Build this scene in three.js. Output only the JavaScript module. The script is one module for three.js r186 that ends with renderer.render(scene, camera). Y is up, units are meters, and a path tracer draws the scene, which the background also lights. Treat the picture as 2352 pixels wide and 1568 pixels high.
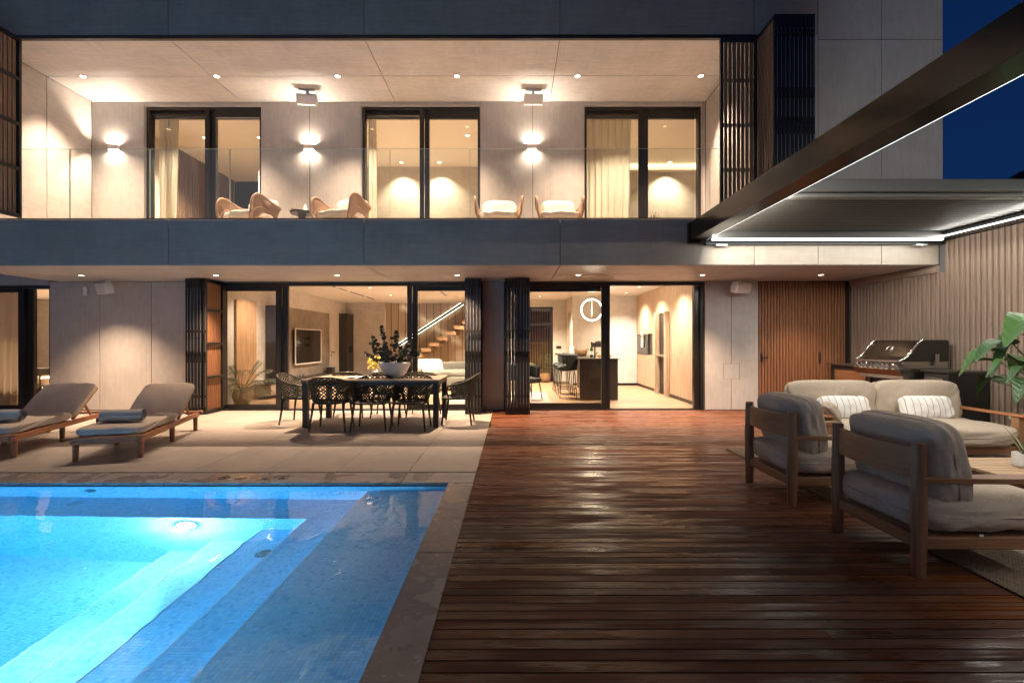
import * as THREE from 'three';
import { mergeGeometries, mergeVertices } from 'three/addons/utils/BufferGeometryUtils.js';
import { RoundedBoxGeometry } from 'three/addons/geometries/RoundedBoxGeometry.js';
import { RectAreaLightUniformsLib } from 'three/addons/lights/RectAreaLightUniformsLib.js';

// ------------------------------------------------------------------ camera, sky, dusk light, exposure
const scene = new THREE.Scene();
const camera = new THREE.PerspectiveCamera(2 * Math.atan(784 / 1100) * 180 / Math.PI, 1.5, 0.05, 4000);
camera.position.set(0, 1.4, 0);
camera.rotation.set(0, 0, -0.0009);
const renderer = new THREE.WebGLRenderer({ antialias: true });
renderer.toneMapping = THREE.LinearToneMapping;
renderer.toneMappingExposure = 1.0;
renderer.shadowMap.enabled = true;
RectAreaLightUniformsLib.init();

{ // deep blue hour: one smooth dome, a little lighter towards the horizon all round
  const w = 64, h = 64, data = new Float32Array(w * h * 4);
  for (let r = 0; r < h; r++) {
    const e = Math.max(0, ((r + 0.5) / h - 0.5) * 2);
    const k = Math.pow(1 - e, 2.2);
    for (let c = 0; c < w; c++) data.set([0.0014 + 0.0030 * k, 0.0080 + 0.018 * k, 0.044 + 0.060 * k, 1], (r * w + c) * 4);
  }
  const sky = new THREE.DataTexture(data, w, h, THREE.RGBAFormat, THREE.FloatType);
  sky.mapping = THREE.EquirectangularReflectionMapping;
  sky.magFilter = THREE.LinearFilter;
  sky.needsUpdate = true;
  scene.background = sky;
  scene.environment = sky;
}
const dusk = new THREE.DirectionalLight(new THREE.Color().setRGB(1.0, 0.92, 0.86), 0.11);
dusk.position.set(-9, 9, 14);
dusk.target.position.set(0, 2, -8);
dusk.shadow.radius = 70;
dusk.castShadow = true;
dusk.shadow.mapSize.set(2048, 2048);
Object.assign(dusk.shadow.camera, { left: -16, right: 16, top: 16, bottom: -16, near: 0.5, far: 60 });
scene.add(dusk, dusk.target);

const WARM = new THREE.Color().setRGB(1.0, 0.725, 0.545);
const WARMER = new THREE.Color().setRGB(1.0, 0.70, 0.48);
const COOL = new THREE.Color().setRGB(1.0, 0.96, 0.88);
const POOLC = new THREE.Color().setRGB(0.84, 0.90, 1.0);

// ------------------------------------------------------------------ helpers
function rng(seed) { let a = seed >>> 0; return () => { a = (a + 0x6d2b79f5) | 0; let t = Math.imul(a ^ (a >>> 15), 1 | a); t = (t + Math.imul(t ^ (t >>> 7), 61 | t)) ^ t; return ((t ^ (t >>> 14)) >>> 0) / 4294967296; }; }
const V3 = (x, y, z) => new THREE.Vector3(x, y, z);
const lerp = (a, b, t) => a + (b - a) * t, clamp = (x, a = 0, b = 1) => Math.min(b, Math.max(a, x)), sstep = (a, b, x) => { const t = clamp((x - a) / (b - a)); return t * t * (3 - 2 * t); };
// world x, height and depth Z (metres in front of the camera; z = -Z)
function grainUV(g, axis = 0, off = [0, 0]) {
  const p = g.attributes.position, n = g.attributes.normal, uv = new Float32Array(p.count * 2);
  for (let i = 0; i < p.count; i++) {
    const q = [p.getX(i), p.getY(i), p.getZ(i)], a = [Math.abs(n.getX(i)), Math.abs(n.getY(i)), Math.abs(n.getZ(i))];
    const d = a[0] >= a[1] && a[0] >= a[2] ? 0 : a[1] >= a[2] ? 1 : 2;
    const pl = [0, 1, 2].filter((k) => k !== d);
    const u = pl.includes(axis) ? axis : pl[0], v = pl.find((k) => k !== u);
    uv[2 * i] = q[u] + off[0]; uv[2 * i + 1] = q[v] + off[1];
  }
  g.setAttribute('uv', new THREE.BufferAttribute(uv, 2));
  return g;
}
let uvSeed = rng(5);
function longest(a) { return a.indexOf(Math.max(...a)); }
function lb(cx, cy, cz, w, h, d, axis) { // box by centre and size, own axes
  const g = new THREE.BoxGeometry(w, h, d).translate(cx, cy, cz);
  return grainUV(g, axis ?? longest([w, h, d]), [uvSeed() * 7, uvSeed() * 7]);
}
function bx(x0, x1, y0, y1, Z0, Z1, axis) { return lb((x0 + x1) / 2, (y0 + y1) / 2, -(Z0 + Z1) / 2, Math.abs(x1 - x0), Math.abs(y1 - y0), Math.abs(Z1 - Z0), axis); }
function rb(cx, cy, cz, w, h, d, r = 0.01, seg = 2, axis) {
  const g = new RoundedBoxGeometry(w, h, d, seg, Math.min(r, w / 2.01, h / 2.01, d / 2.01)).translate(cx, cy, cz);
  return grainUV(g, axis ?? longest([w, h, d]), [uvSeed() * 7, uvSeed() * 7]);
}
function rbx(x0, x1, y0, y1, Z0, Z1, r, seg, axis) { return rb((x0 + x1) / 2, (y0 + y1) / 2, -(Z0 + Z1) / 2, Math.abs(x1 - x0), Math.abs(y1 - y0), Math.abs(Z1 - Z0), r, seg, axis); }
function bar(a, b, w, h = w) { // square bar between two points
  const d = b.clone().sub(a), L = d.length();
  const g = grainUV(new THREE.BoxGeometry(w, h, L), 2, [uvSeed() * 5, uvSeed() * 5]);
  const m = new THREE.Matrix4().lookAt(a, b, Math.abs(d.y) / L > 0.99 ? V3(1, 0, 0) : V3(0, 1, 0)).setPosition(a.clone().add(b).multiplyScalar(0.5));
  return g.applyMatrix4(m);
}
function rod(a, b, r0, r1 = r0, seg = 8) {
  const d = b.clone().sub(a), L = d.length();
  const g = new THREE.CylinderGeometry(r1, r0, L, seg, 1);
  g.applyQuaternion(new THREE.Quaternion().setFromUnitVectors(V3(0, 1, 0), d.normalize())).translate((a.x + b.x) / 2, (a.y + b.y) / 2, (a.z + b.z) / 2);
  return g;
}
function tube(pts, r, seg = 24, rad = 6, closed = false) { return new THREE.TubeGeometry(new THREE.CatmullRomCurve3(pts, closed), seg, r, rad, closed); }
function join(list) {
  const c = list.map((g) => { const k = g.index ? g.toNonIndexed() : g; for (const n of Object.keys(k.attributes)) if (!['position', 'normal', 'uv'].includes(n)) k.deleteAttribute(n); if (!k.attributes.uv) k.setAttribute('uv', new THREE.BufferAttribute(new Float32Array(k.attributes.position.count * 2), 2)); return k; });
  return mergeGeometries(c);
}
const taken = {};
function numbered(name) { const n = taken[name] = (taken[name] ?? -1) + 1; return n ? name + '_' + String(n).padStart(3, '0') : name; }
function tag(o, label, category, o2 = {}) { o.userData = { label, category }; if (o2.group) o.userData.group = o2.group; if (o2.kind) o.userData.kind = o2.kind; return o; }
const bases = new WeakMap();
function thing(name, label, category, [x, y, Z] = [0, 0, 0], o2 = {}) {
  const o = new THREE.Group(); o.name = numbered(name); o.position.set(x, y, -Z); o.rotation.y = o2.turn ?? 0; scene.add(o);
  tag(o, label, category, o2); bases.set(o, o.position); return o;
}
function structure(name, label, category, pos) { return thing(name, label, category, pos, { kind: 'structure' }); }
function add(parent, name, g, m, label) { const o = new THREE.Mesh(g, m); o.name = name; if (label) o.userData.label = label; parent.add(o); bases.set(o, bases.get(parent)); return o; }
function wadd(parent, name, g, m, label) { const b = bases.get(parent); g.translate(-b.x, -b.y, -b.z); return add(parent, name, g, m, label); } // geometry given in world axes
function dup(src, [x, y, Z], turn, label) { const r = src.clone(); r.name = numbered(src.name.replace(/_\d{3}$/, '')); r.position.set(x, y, -Z); r.rotation.y = turn; r.userData = { ...src.userData, label }; scene.add(r); return r; }
function spot(parent, [x, y, Z], [tx, ty, tZ], color, intensity, angle, penumbra, radius = 1) {
  const l = new THREE.SpotLight(color, intensity, 0, angle * Math.PI / 180, penumbra, 2), b = bases.get(parent);
  l.position.set(x, y, -Z).sub(b); l.target.position.set(tx, ty, -tZ).sub(b); l.castShadow = true; l.shadow.radius = radius; l.name = 'lamp_light'; parent.add(l, l.target); return l;
}
function point(parent, [x, y, Z], color, intensity, radius = 1) { const l = new THREE.PointLight(color, intensity, 0, 2), b = bases.get(parent); l.position.set(x, y, -Z).sub(b); l.castShadow = true; l.shadow.radius = radius; l.name = 'lamp_light'; parent.add(l); return l; }
function area(parent, [x, y, Z], [tx, ty, tZ], w, h, color, intensity) {
  const l = new THREE.RectAreaLight(color, intensity, w, h), b = bases.get(parent); l.position.set(x, y, -Z).sub(b); l.name = 'lamp_light'; parent.add(l);
  const m = new THREE.Matrix4().lookAt(V3(x, y, -Z), V3(tx, ty, -tZ), Math.abs(ty - y) > Math.hypot(tx - x, tZ - Z) * 5 ? V3(0, 0, 1) : V3(0, 1, 0)); l.quaternion.setFromRotationMatrix(m); return l;
}

// ------------------------------------------------------------------ noise and textures
function noise2(seed, nx, ny) { // tiling value noise on an nx x ny lattice, u and v in 0..1
  const r = rng(seed), t = new Float32Array(nx * ny).map(() => r());
  return (u, v) => {
    const x = ((u % 1) + 1) % 1 * nx, y = ((v % 1) + 1) % 1 * ny, i = Math.floor(x), j = Math.floor(y), a = x - i, b = y - j, s = a * a * (3 - 2 * a), q = b * b * (3 - 2 * b);
    const at = (k, l) => t[(l % ny) * nx + (k % nx)];
    return lerp(lerp(at(i, j), at(i + 1, j), s), lerp(at(i, j + 1), at(i + 1, j + 1), s), q);
  };
}
function tex(w, h, fn, srgb = false) {
  const d = new Uint8Array(w * h * 4);
  for (let y = 0; y < h; y++) for (let x = 0; x < w; x++) { const c = fn((x + 0.5) / w, (y + 0.5) / h, x, y), a = typeof c === 'number' ? [c, c, c] : c; for (let k = 0; k < 3; k++) d[(y * w + x) * 4 + k] = clamp(a[k]) * 255; d[(y * w + x) * 4 + 3] = 255; }
  const t = new THREE.DataTexture(d, w, h, THREE.RGBAFormat); t.wrapS = t.wrapT = THREE.RepeatWrapping; t.magFilter = THREE.LinearFilter; t.minFilter = THREE.LinearMipmapLinearFilter; if (srgb) t.colorSpace = THREE.SRGBColorSpace; t.needsUpdate = true; return t;
}
function sized(t, su, sv, rot = 0) { const c = t.clone(); c.repeat.set(1 / su, 1 / sv); c.rotation = rot; c.needsUpdate = true; return c; }
const rr = rng(77);
const nA = noise2(1, 8, 8), nB = noise2(2, 32, 32), nC = noise2(3, 128, 128), nF = noise2(4, 256, 256), nV = noise2(6, 160, 6), nV2 = noise2(7, 320, 24), nH = noise2(8, 6, 160), nH2 = noise2(9, 24, 320), nX = noise2(10, 512, 512);
const nR = noise2(21, 18, 14);
const T = {};
T.panelV = tex(1024, 1024, (u, v) => 0.86 + 0.07 * (nV(u, v) - 0.5) + 0.07 * (nV2(u, v) - 0.5) + 0.09 * (nB(u, v) - 0.5) + 0.08 * (nA(u, v) - 0.5) + 0.05 * (nX(u, v) - 0.5)); // fibres along v
T.panelH = tex(1024, 1024, (u, v) => 0.85 + 0.09 * (nH(u, v) - 0.5) + 0.10 * (nH2(u, v) - 0.5) + 0.08 * (nB(u, v) - 0.5) + 0.11 * (nA(u, v) - 0.5) + 0.05 * (nV(u, v) - 0.5) + 0.07 * (nX(u, v) - 0.5));
T.panelBump = tex(512, 512, (u, v) => 0.5 + 0.5 * (nX(u, v) - 0.5) + 0.3 * (nV2(u, v) - 0.5), false);
const ring = noise2(11, 3, 24), ring2 = noise2(12, 10, 90), ring3 = noise2(13, 40, 500), pore = noise2(14, 30, 600);
T.wood = tex(1024, 1024, (u, v) => { const g = 0.72 + 0.26 * (ring(u, v) - 0.5) + 0.30 * (ring2(u, v) - 0.5) + 0.22 * (ring3(u, v) - 0.5) - 0.10 * sstep(0.78, 0.95, pore(u, v)); return [g, g * (0.985 + 0.03 * (ring(u, v) - 0.5)), g * 0.97]; });
T.woodBump = tex(512, 512, (u, v) => 0.5 + 0.5 * (ring3(u, v) - 0.5) + 0.3 * (ring2(u, v) - 0.5), false);
T.deckRough = tex(1024, 1024, (u, v) => { const k = 0.5 * nA(u, v * 2) + 0.3 * nH(u * 2, v) + 0.2 * nB(u, v); return clamp(0.25 + 0.48 * sstep(0.34, 0.66, k) + 0.16 * (ring3(u, v) - 0.5)); }, false);
T.stone = tex(1024, 1024, (u, v) => 0.84 + 0.12 * (nA(u, v) - 0.5) + 0.10 * (nB(u * 1, v) - 0.5) + 0.06 * (nH(u, v) - 0.5) + 0.07 * (nC(u, v) - 0.5) + 0.05 * (nX(u, v) - 0.5));
// rain- and splash-wetted stone: outlined damp patches
const wetField = (u, v) => 0.50 * nA(u, v) + 0.24 * nR(u, v) + 0.18 * nB(u, v) + 0.08 * nC(u, v);
T.wetStone = tex(1024, 1024, (u, v) => { const k = wetField(u, v), wet = sstep(0.535, 0.545, k), rim = Math.max(0, 1 - Math.abs(k - 0.54) / 0.006); return (0.86 + 0.10 * (nB(u, v) - 0.5) + 0.07 * (nX(u, v) - 0.5)) * lerp(0.86, 1, wet) * (1 - 0.12 * rim); });
T.wetRough = tex(1024, 1024, (u, v) => lerp(0.24, 0.50, sstep(0.535, 0.545, wetField(u, v))) + 0.10 * (nC(u, v) - 0.5), false);
T.fabric = tex(512, 512, (u, v, x, y) => { const a = (x >> 1) + (y >> 1) & 1; return 0.80 + 0.08 * a + 0.16 * (nX(u, v) - 0.5) + 0.18 * (nC(u, v) - 0.5) + 0.12 * (nB(u, v) - 0.5) + 0.14 * (nV2(u, v) - 0.5) + 0.14 * (nH2(u, v) - 0.5); });
T.fabricBump = tex(256, 256, (u, v, x, y) => 0.5 + 0.3 * Math.sin(x * Math.PI / 2) * Math.sin(y * Math.PI / 2) + 0.25 * (nX(u, v) - 0.5), false);
const strand = noise2(33, 16, 16); // each strand has its own dye
T.weave = tex(256, 256, (u, v) => { const r = Math.floor(v * 16), c = Math.floor(u * 8 + (r % 2) * 0.5); return 0.70 + 0.34 * (strand((c + 0.001) / 16, (r + 0.001) / 16) - 0.5) + 0.10 * (nC(u, v) - 0.5); });
T.weaveBump = tex(256, 256, (u, v) => { const r = Math.floor(v * 16), ph = (u * 8 + (r % 2) * 0.5) % 1; return Math.sin(ph * Math.PI) * Math.sin((v * 16 % 1) * Math.PI); }, false);
{ const warp = (u, v) => 0.35 * nA(u, v) + 0.12 * nB(u, v); // brown stone slab with thin pale veins
  T.marble = tex(1024, 1024, (u, v) => { const w = warp(u, v), a = Math.abs(((u * 2 + v * 1 + w * 1.6) * 1.0 % 1 + 1) % 1 - 0.5), b = Math.abs(((u * 3 - v * 2 + w * 2.2) % 1 + 1) % 1 - 0.5);
    const vein = Math.max(0, 1 - a / 0.006) * sstep(0.45, 0.7, nB(u, v)) + 0.6 * Math.max(0, 1 - b / 0.004) * sstep(0.5, 0.75, nB(v, u)), c = 0.55 + 0.25 * (nA(u, v) - 0.5) + 0.16 * (nB(u, v) - 0.5) + 0.07 * (nC(u, v) - 0.5); return [c * 0.98 + 0.35 * vein, c * 0.93 + 0.35 * vein, c * 0.86 + 0.33 * vein]; }); }
T.ripple = tex(512, 512, (u, v) => 0.5 + 0.42 * (nA(u, v) - 0.5) + 0.34 * (nR(u, v) - 0.5) + 0.10 * (nB(u, v) - 0.5), false);
T.leafVein = tex(256, 512, (u, v) => { const x = Math.abs(u - 0.5) * 2, mid = Math.max(0, 1 - x / 0.05), k = ((v * 15 + x * 1.1) % 1 + 1) % 1, vein = Math.max(0, 1 - Math.abs(k - 0.5) / 0.07) * (x > 0.05 ? 1 : 0), n = 0.14 * (nB(u, v) - 0.5) + 0.10 * (nC(u, v) - 0.5), dry = 0.25 * sstep(0.90, 1.0, x) * sstep(0.45, 0.7, nA(u, v)); return [0.66 + 0.30 * mid + 0.14 * vein + n + dry, 0.70 + 0.28 * mid + 0.12 * vein + n + dry * 0.4, 0.66 + 0.26 * mid + 0.10 * vein + n]; });
T.leafBump = tex(128, 256, (u, v) => { const x = Math.abs(u - 0.5) * 2, k = ((v * 15 + x * 1.1) % 1 + 1) % 1; return 0.5 + 0.4 * Math.cos(k * 2 * Math.PI) - 0.4 * Math.max(0, 1 - x / 0.08); });
// ------------------------------------------------------------------ materials (linear base colours)
function mat(r, g, b, o = {}) { const phys = ['transmission', 'clearcoat', 'sheen', 'ior', 'thickness', 'specularIntensity'].some((k) => k in o); const m = new (phys ? THREE.MeshPhysicalMaterial : THREE.MeshStandardMaterial)({ roughness: 0.6, ...o }); m.color.setRGB(r, g, b); return m; }
function glow(color, k) { const m = mat(0.8, 0.8, 0.8, { roughness: 0.5 }); m.emissive.copy(color); m.emissiveIntensity = k; return m; }
const M = {};
M.panelV = mat(0.50, 0.465, 0.425, { map: sized(T.panelV, 2.2, 3.1), bumpMap: sized(T.panelBump, 0.5, 0.5), bumpScale: 0.0006, roughness: 0.46 });
M.panelU = mat(0.50, 0.465, 0.425, { map: sized(T.panelV, 3.1, 2.2, Math.PI / 2), bumpMap: sized(T.panelBump, 0.5, 0.5), bumpScale: 0.0006, roughness: 0.46 });
M.panelH = mat(0.50, 0.47, 0.43, { map: sized(T.panelH, 2.6, 2.6), bumpMap: sized(T.panelBump, 0.5, 0.5), bumpScale: 0.0005, roughness: 0.5 });
M.fascia = mat(0.42, 0.35, 0.28, { map: sized(T.panelH, 2.9, 2.9), bumpMap: sized(T.panelBump, 0.5, 0.5), bumpScale: 0.0005, roughness: 0.5 });  // same cladding as the walls, colour darkened and warmed to offset blue pool light
M.core = mat(0.13, 0.12, 0.11, { roughness: 0.9 });
M.plaster = mat(0.70, 0.655, 0.60, { roughness: 0.9, map: sized(T.stone, 3, 3) });
M.plasterWarm = mat(0.64, 0.59, 0.52, { roughness: 0.9, map: sized(T.stone, 3, 3) });
M.ceiling = mat(0.78, 0.75, 0.70, { roughness: 0.92 });
M.oakFloor = mat(0.42, 0.275, 0.16, { map: sized(T.wood, 2.2, 1.1), roughness: 0.42 });
M.oak = mat(0.66, 0.47, 0.31, { map: sized(T.wood, 2.4, 0.9), bumpMap: sized(T.woodBump, 1, 0.4), bumpScale: 0.0004, roughness: 0.5 });
M.oakTread = mat(0.62, 0.40, 0.23, { map: sized(T.wood, 2.4, 0.9), roughness: 0.5 });
M.frame = mat(0.012, 0.0105, 0.0095, { roughness: 0.38 });
M.frameGloss = mat(0.014, 0.012, 0.010, { roughness: 0.18 });
M.blackMatt = mat(0.010, 0.0095, 0.009, { roughness: 0.7 });
M.beam = mat(0.012, 0.0095, 0.0075, { roughness: 0.16, specularIntensity: 0.6 });
M.louvre = mat(0.035, 0.030, 0.025, { roughness: 0.28 });
M.beamGrey = mat(0.04, 0.039, 0.036, { roughness: 0.35, map: sized(T.panelH, 3, 1) });
M.silver = mat(0.55, 0.55, 0.54, { roughness: 0.4, metalness: 0.8 });
M.steel = mat(0.45, 0.42, 0.39, { roughness: 0.26, metalness: 1.0 });
M.steelBright = mat(0.72, 0.70, 0.67, { roughness: 0.12, metalness: 1.0 });
M.hood = mat(0.12, 0.10, 0.082, { roughness: 0.22, metalness: 0.9, map: sized(T.panelH, 1, 0.3) });
M.slat = mat(0.33, 0.145, 0.066, { map: sized(T.wood, 2.2, 0.7), bumpMap: sized(T.woodBump, 1, 0.3), bumpScale: 0.0006, roughness: 0.55 });
M.slatDim = mat(0.27, 0.165, 0.105, { map: sized(T.wood, 2.2, 0.7), roughness: 0.6 });
M.batten = mat(0.38, 0.28, 0.21, { map: sized(T.wood, 3.1, 0.9), bumpMap: sized(T.woodBump, 1.3, 0.4), bumpScale: 0.0008, roughness: 0.62 });
M.glass = mat(0.97, 0.98, 0.96, { transmission: 1, roughness: 0, ior: 1.5, thickness: 0, side: THREE.DoubleSide });
M.glassTint = mat(0.92, 0.905, 0.86, { transmission: 1, roughness: 0, ior: 1.5, thickness: 0, side: THREE.DoubleSide });
M.glassEdge = mat(0.62, 0.74, 0.66, { roughness: 0.15, transmission: 0.5, thickness: 0 });
M.deck = [0, 1, 2, 3, 4, 5].map((k) => mat(...[[0.175, 0.049, 0.011], [0.145, 0.041, 0.010], [0.195, 0.055, 0.012], [0.155, 0.048, 0.014], [0.205, 0.065, 0.017], [0.115, 0.032, 0.009]][k], { map: sized(T.wood, 2.1 + 0.3 * k, 0.8), roughnessMap: sized(T.deckRough, 3.3 + 0.4 * k, 2.1), roughness: [1, 1.15, 0.9, 1.3, 1.05, 0.95][k], bumpMap: sized(T.woodBump, 1.1, 0.35), bumpScale: 0.0003 }));
M.patio = [0, 1, 2].map((k) => mat(...[[0.42, 0.365, 0.31], [0.39, 0.34, 0.29], [0.44, 0.38, 0.32]][k], { map: sized(T.stone, 2.3 + 0.2 * k, 1.9), roughness: 0.52, bumpMap: sized(T.panelBump, 0.7, 0.7), bumpScale: 0.0008 }));
M.coping = mat(0.42, 0.385, 0.345, { map: sized(T.wetStone, 1.9, 1.9), roughnessMap: sized(T.wetRough, 1.9, 1.9), roughness: 1 });
M.grout = mat(0.14, 0.36, 0.54, { roughness: 0.7 });
M.mosaic = mat(1, 1, 1, { roughness: 0.18 });
M.waterline = mat(0.05, 0.08, 0.11, { roughness: 0.3 });
M.water = mat(1, 1, 1, { transmission: 1, roughness: 0.0, ior: 1.33, thickness: 1, bumpMap: sized(T.ripple, 2.1, 2.1), bumpScale: 0.0065 });
M.water.attenuationColor.setRGB(0.66, 0.905, 0.985); M.water.attenuationDistance = 1.0;
M.soil = mat(0.05, 0.045, 0.035, { roughness: 1, map: sized(T.stone, 5, 5) });
M.hill = mat(0.012, 0.012, 0.010, { roughness: 1 });
M.teak = mat(0.43, 0.165, 0.062, { map: sized(T.wood, 1.9, 0.6), bumpMap: sized(T.woodBump, 0.9, 0.3), bumpScale: 0.0006, roughness: 0.5 });
M.teakDark = mat(0.36, 0.175, 0.08, { map: sized(T.wood, 1.9, 0.6), bumpMap: sized(T.woodBump, 0.9, 0.3), bumpScale: 0.0006, roughness: 0.48 });
M.teakPale = mat(0.52, 0.33, 0.185, { map: sized(T.wood, 1.9, 0.6), bumpMap: sized(T.woodBump, 0.9, 0.3), bumpScale: 0.0006, roughness: 0.5 });
const fab = (r, g, b, o = {}) => mat(r, g, b, { map: sized(T.fabric, 0.30, 0.30), bumpMap: sized(T.fabricBump, 0.16, 0.16), bumpScale: 0.0012, roughness: 0.95, ...o });
M.beigeFabric = fab(0.45, 0.36, 0.265);
M.greyFabric = fab(0.54, 0.44, 0.34);
M.loungeFabric = fab(0.54, 0.455, 0.37);
M.creamFabric = fab(0.74, 0.66, 0.56);
M.towel = fab(0.48, 0.43, 0.37, { map: sized(T.fabric, 0.12, 0.12), bumpScale: 0.003 });
M.whiteFabric = fab(0.76, 0.74, 0.69);
M.sage = fab(0.20, 0.20, 0.17);
M.darkFabric = fab(0.055, 0.062, 0.058);
M.curtain = mat(0.72, 0.67, 0.58, { roughness: 0.95, transmission: 0.45, thickness: 0, side: THREE.DoubleSide });
M.drape = mat(0.62, 0.54, 0.44, { roughness: 0.95, transmission: 0.3, thickness: 0, side: THREE.DoubleSide });
M.rope = mat(0.33, 0.21, 0.13, { roughness: 0.8 });
M.oliveMesh = mat(0.024, 0.0225, 0.009, { roughness: 0.45 });
M.tableDark = mat(0.030, 0.027, 0.023, { roughness: 0.45 });
M.tableTop = mat(0.30, 0.235, 0.165, { map: sized(T.wood, 2, 0.7), roughness: 0.5 });
M.white = mat(0.78, 0.76, 0.72, { roughness: 0.5 });
M.ceramic = mat(0.66, 0.63, 0.58, { roughness: 0.6, bumpMap: sized(T.panelBump, 0.3, 0.3), bumpScale: 0.003 });
M.clay = mat(0.46, 0.37, 0.25, { roughness: 0.8, map: sized(T.stone, 0.8, 0.8) });
M.creamPot = mat(0.56, 0.51, 0.42, { roughness: 0.7, map: sized(T.stone, 0.6, 0.6) });
M.wicker = mat(0.46, 0.27, 0.13, { map: sized(T.weave, 0.16, 0.16), bumpMap: sized(T.weaveBump, 0.16, 0.16), bumpScale: 0.006, roughness: 0.8 });
M.rug = mat(0.24, 0.17, 0.11, { map: sized(T.weave, 0.16, 0.16), bumpMap: sized(T.weaveBump, 0.16, 0.16), bumpScale: 0.004, roughness: 0.95 });
M.insideRug = mat(0.50, 0.45, 0.40, { map: sized(T.weave, 0.1, 0.1), roughness: 1 });
M.leaf = mat(0.075, 0.165, 0.042, { map: T.leafVein, bumpMap: T.leafBump, bumpScale: 0.004, roughness: 0.42, transmission: 0.18, thickness: 0, side: THREE.DoubleSide });
M.leafDark = mat(0.048, 0.11, 0.034, { map: T.leafVein, bumpMap: T.leafBump, bumpScale: 0.004, roughness: 0.45, transmission: 0.15, thickness: 0, side: THREE.DoubleSide });
M.palmLeaf = mat(0.065, 0.085, 0.030, { roughness: 0.5, transmission: 0.2, thickness: 0, side: THREE.DoubleSide });
M.grassLeaf = mat(0.13, 0.14, 0.055, { roughness: 0.5, side: THREE.DoubleSide });
M.eucalyptus = mat(0.045, 0.050, 0.036, { roughness: 0.6, transmission: 0.15, thickness: 0, side: THREE.DoubleSide });
M.yellow = mat(0.62, 0.46, 0.06, { roughness: 0.7, side: THREE.DoubleSide });
M.stem = mat(0.10, 0.12, 0.045, { roughness: 0.7 });
M.marble = mat(0.42, 0.36, 0.30, { map: sized(T.marble, 2.6, 2.6), roughness: 0.3 });
M.darkStone = mat(0.075, 0.068, 0.062, { map: sized(T.marble, 1.9, 1.9), roughness: 0.28 });
M.taupe = mat(0.34, 0.27, 0.20, { roughness: 0.7 });
M.groove = mat(0.40, 0.315, 0.225, { roughness: 0.7 });
M.darkCab = mat(0.028, 0.024, 0.022, { roughness: 0.4 });
M.screen = mat(0.008, 0.008, 0.009, { roughness: 0.08 });
M.bookA = mat(0.45, 0.17, 0.05, { roughness: 0.7 });
M.bottle = mat(0.05, 0.22, 0.05, { roughness: 0.1, transmission: 0.6, thickness: 0 });
M.bread = mat(0.55, 0.26, 0.08, { roughness: 0.8 });
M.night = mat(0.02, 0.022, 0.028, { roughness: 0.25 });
const lampFace = glow(WARM, 14), coolFace = glow(new THREE.Color().setRGB(0.93, 1.0, 1.0), 4.5), poolFace = glow(POOLC, 30);

// ------------------------------------------------------------------ ground, hill
const POOL = { x0: -9.2, x1: -0.63, z0: 0.5, z1: 4.77, water: -0.045 };
{
  const s = new THREE.Shape().moveTo(-1500, -1500).lineTo(1500, -1500).lineTo(1500, 1500).lineTo(-1500, 1500).closePath();
  s.holes.push(new THREE.Path().moveTo(POOL.x0 - 0.2, POOL.z0 - 0.2).lineTo(POOL.x0 - 0.2, POOL.z1 + 0.2).lineTo(POOL.x1 + 0.2, POOL.z1 + 0.2).lineTo(POOL.x1 + 0.2, POOL.z0 - 0.2).closePath());
  const g = new THREE.ShapeGeometry(s).rotateX(-Math.PI / 2).translate(0, -0.12, 0);
  const o = new THREE.Mesh(grainUV(g), M.soil); o.name = 'ground'; tag(o, 'dark earth around the house and under the paving', 'ground', { kind: 'structure' }); scene.add(o);
  // wooded slope beyond the garden wall
  const hg = new THREE.PlaneGeometry(700, 260, 90, 30).rotateX(-Math.PI / 2), p = hg.attributes.position, hn = noise2(31, 40, 40), hn2 = noise2(32, 120, 120);
  for (let i = 0; i < p.count; i++) { const x = p.getX(i), z = p.getZ(i), e = 1 - Math.abs(z) / 130; p.setY(i, Math.max(0, e) * (196 + 0.5 * x + 8 * hn(x / 700 + 0.5, z / 260 + 0.5) + 5 * hn2(x / 700 + 0.5, z / 260 + 0.5)) - 2); }
  hg.computeVertexNormals();
  const hill = new THREE.Mesh(hg, M.hill); hill.name = 'hill'; hill.position.set(520, 0, -330); tag(hill, 'dark hillside behind the garden wall at right', 'hill', { kind: 'structure' }); scene.add(hill);
}
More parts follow.
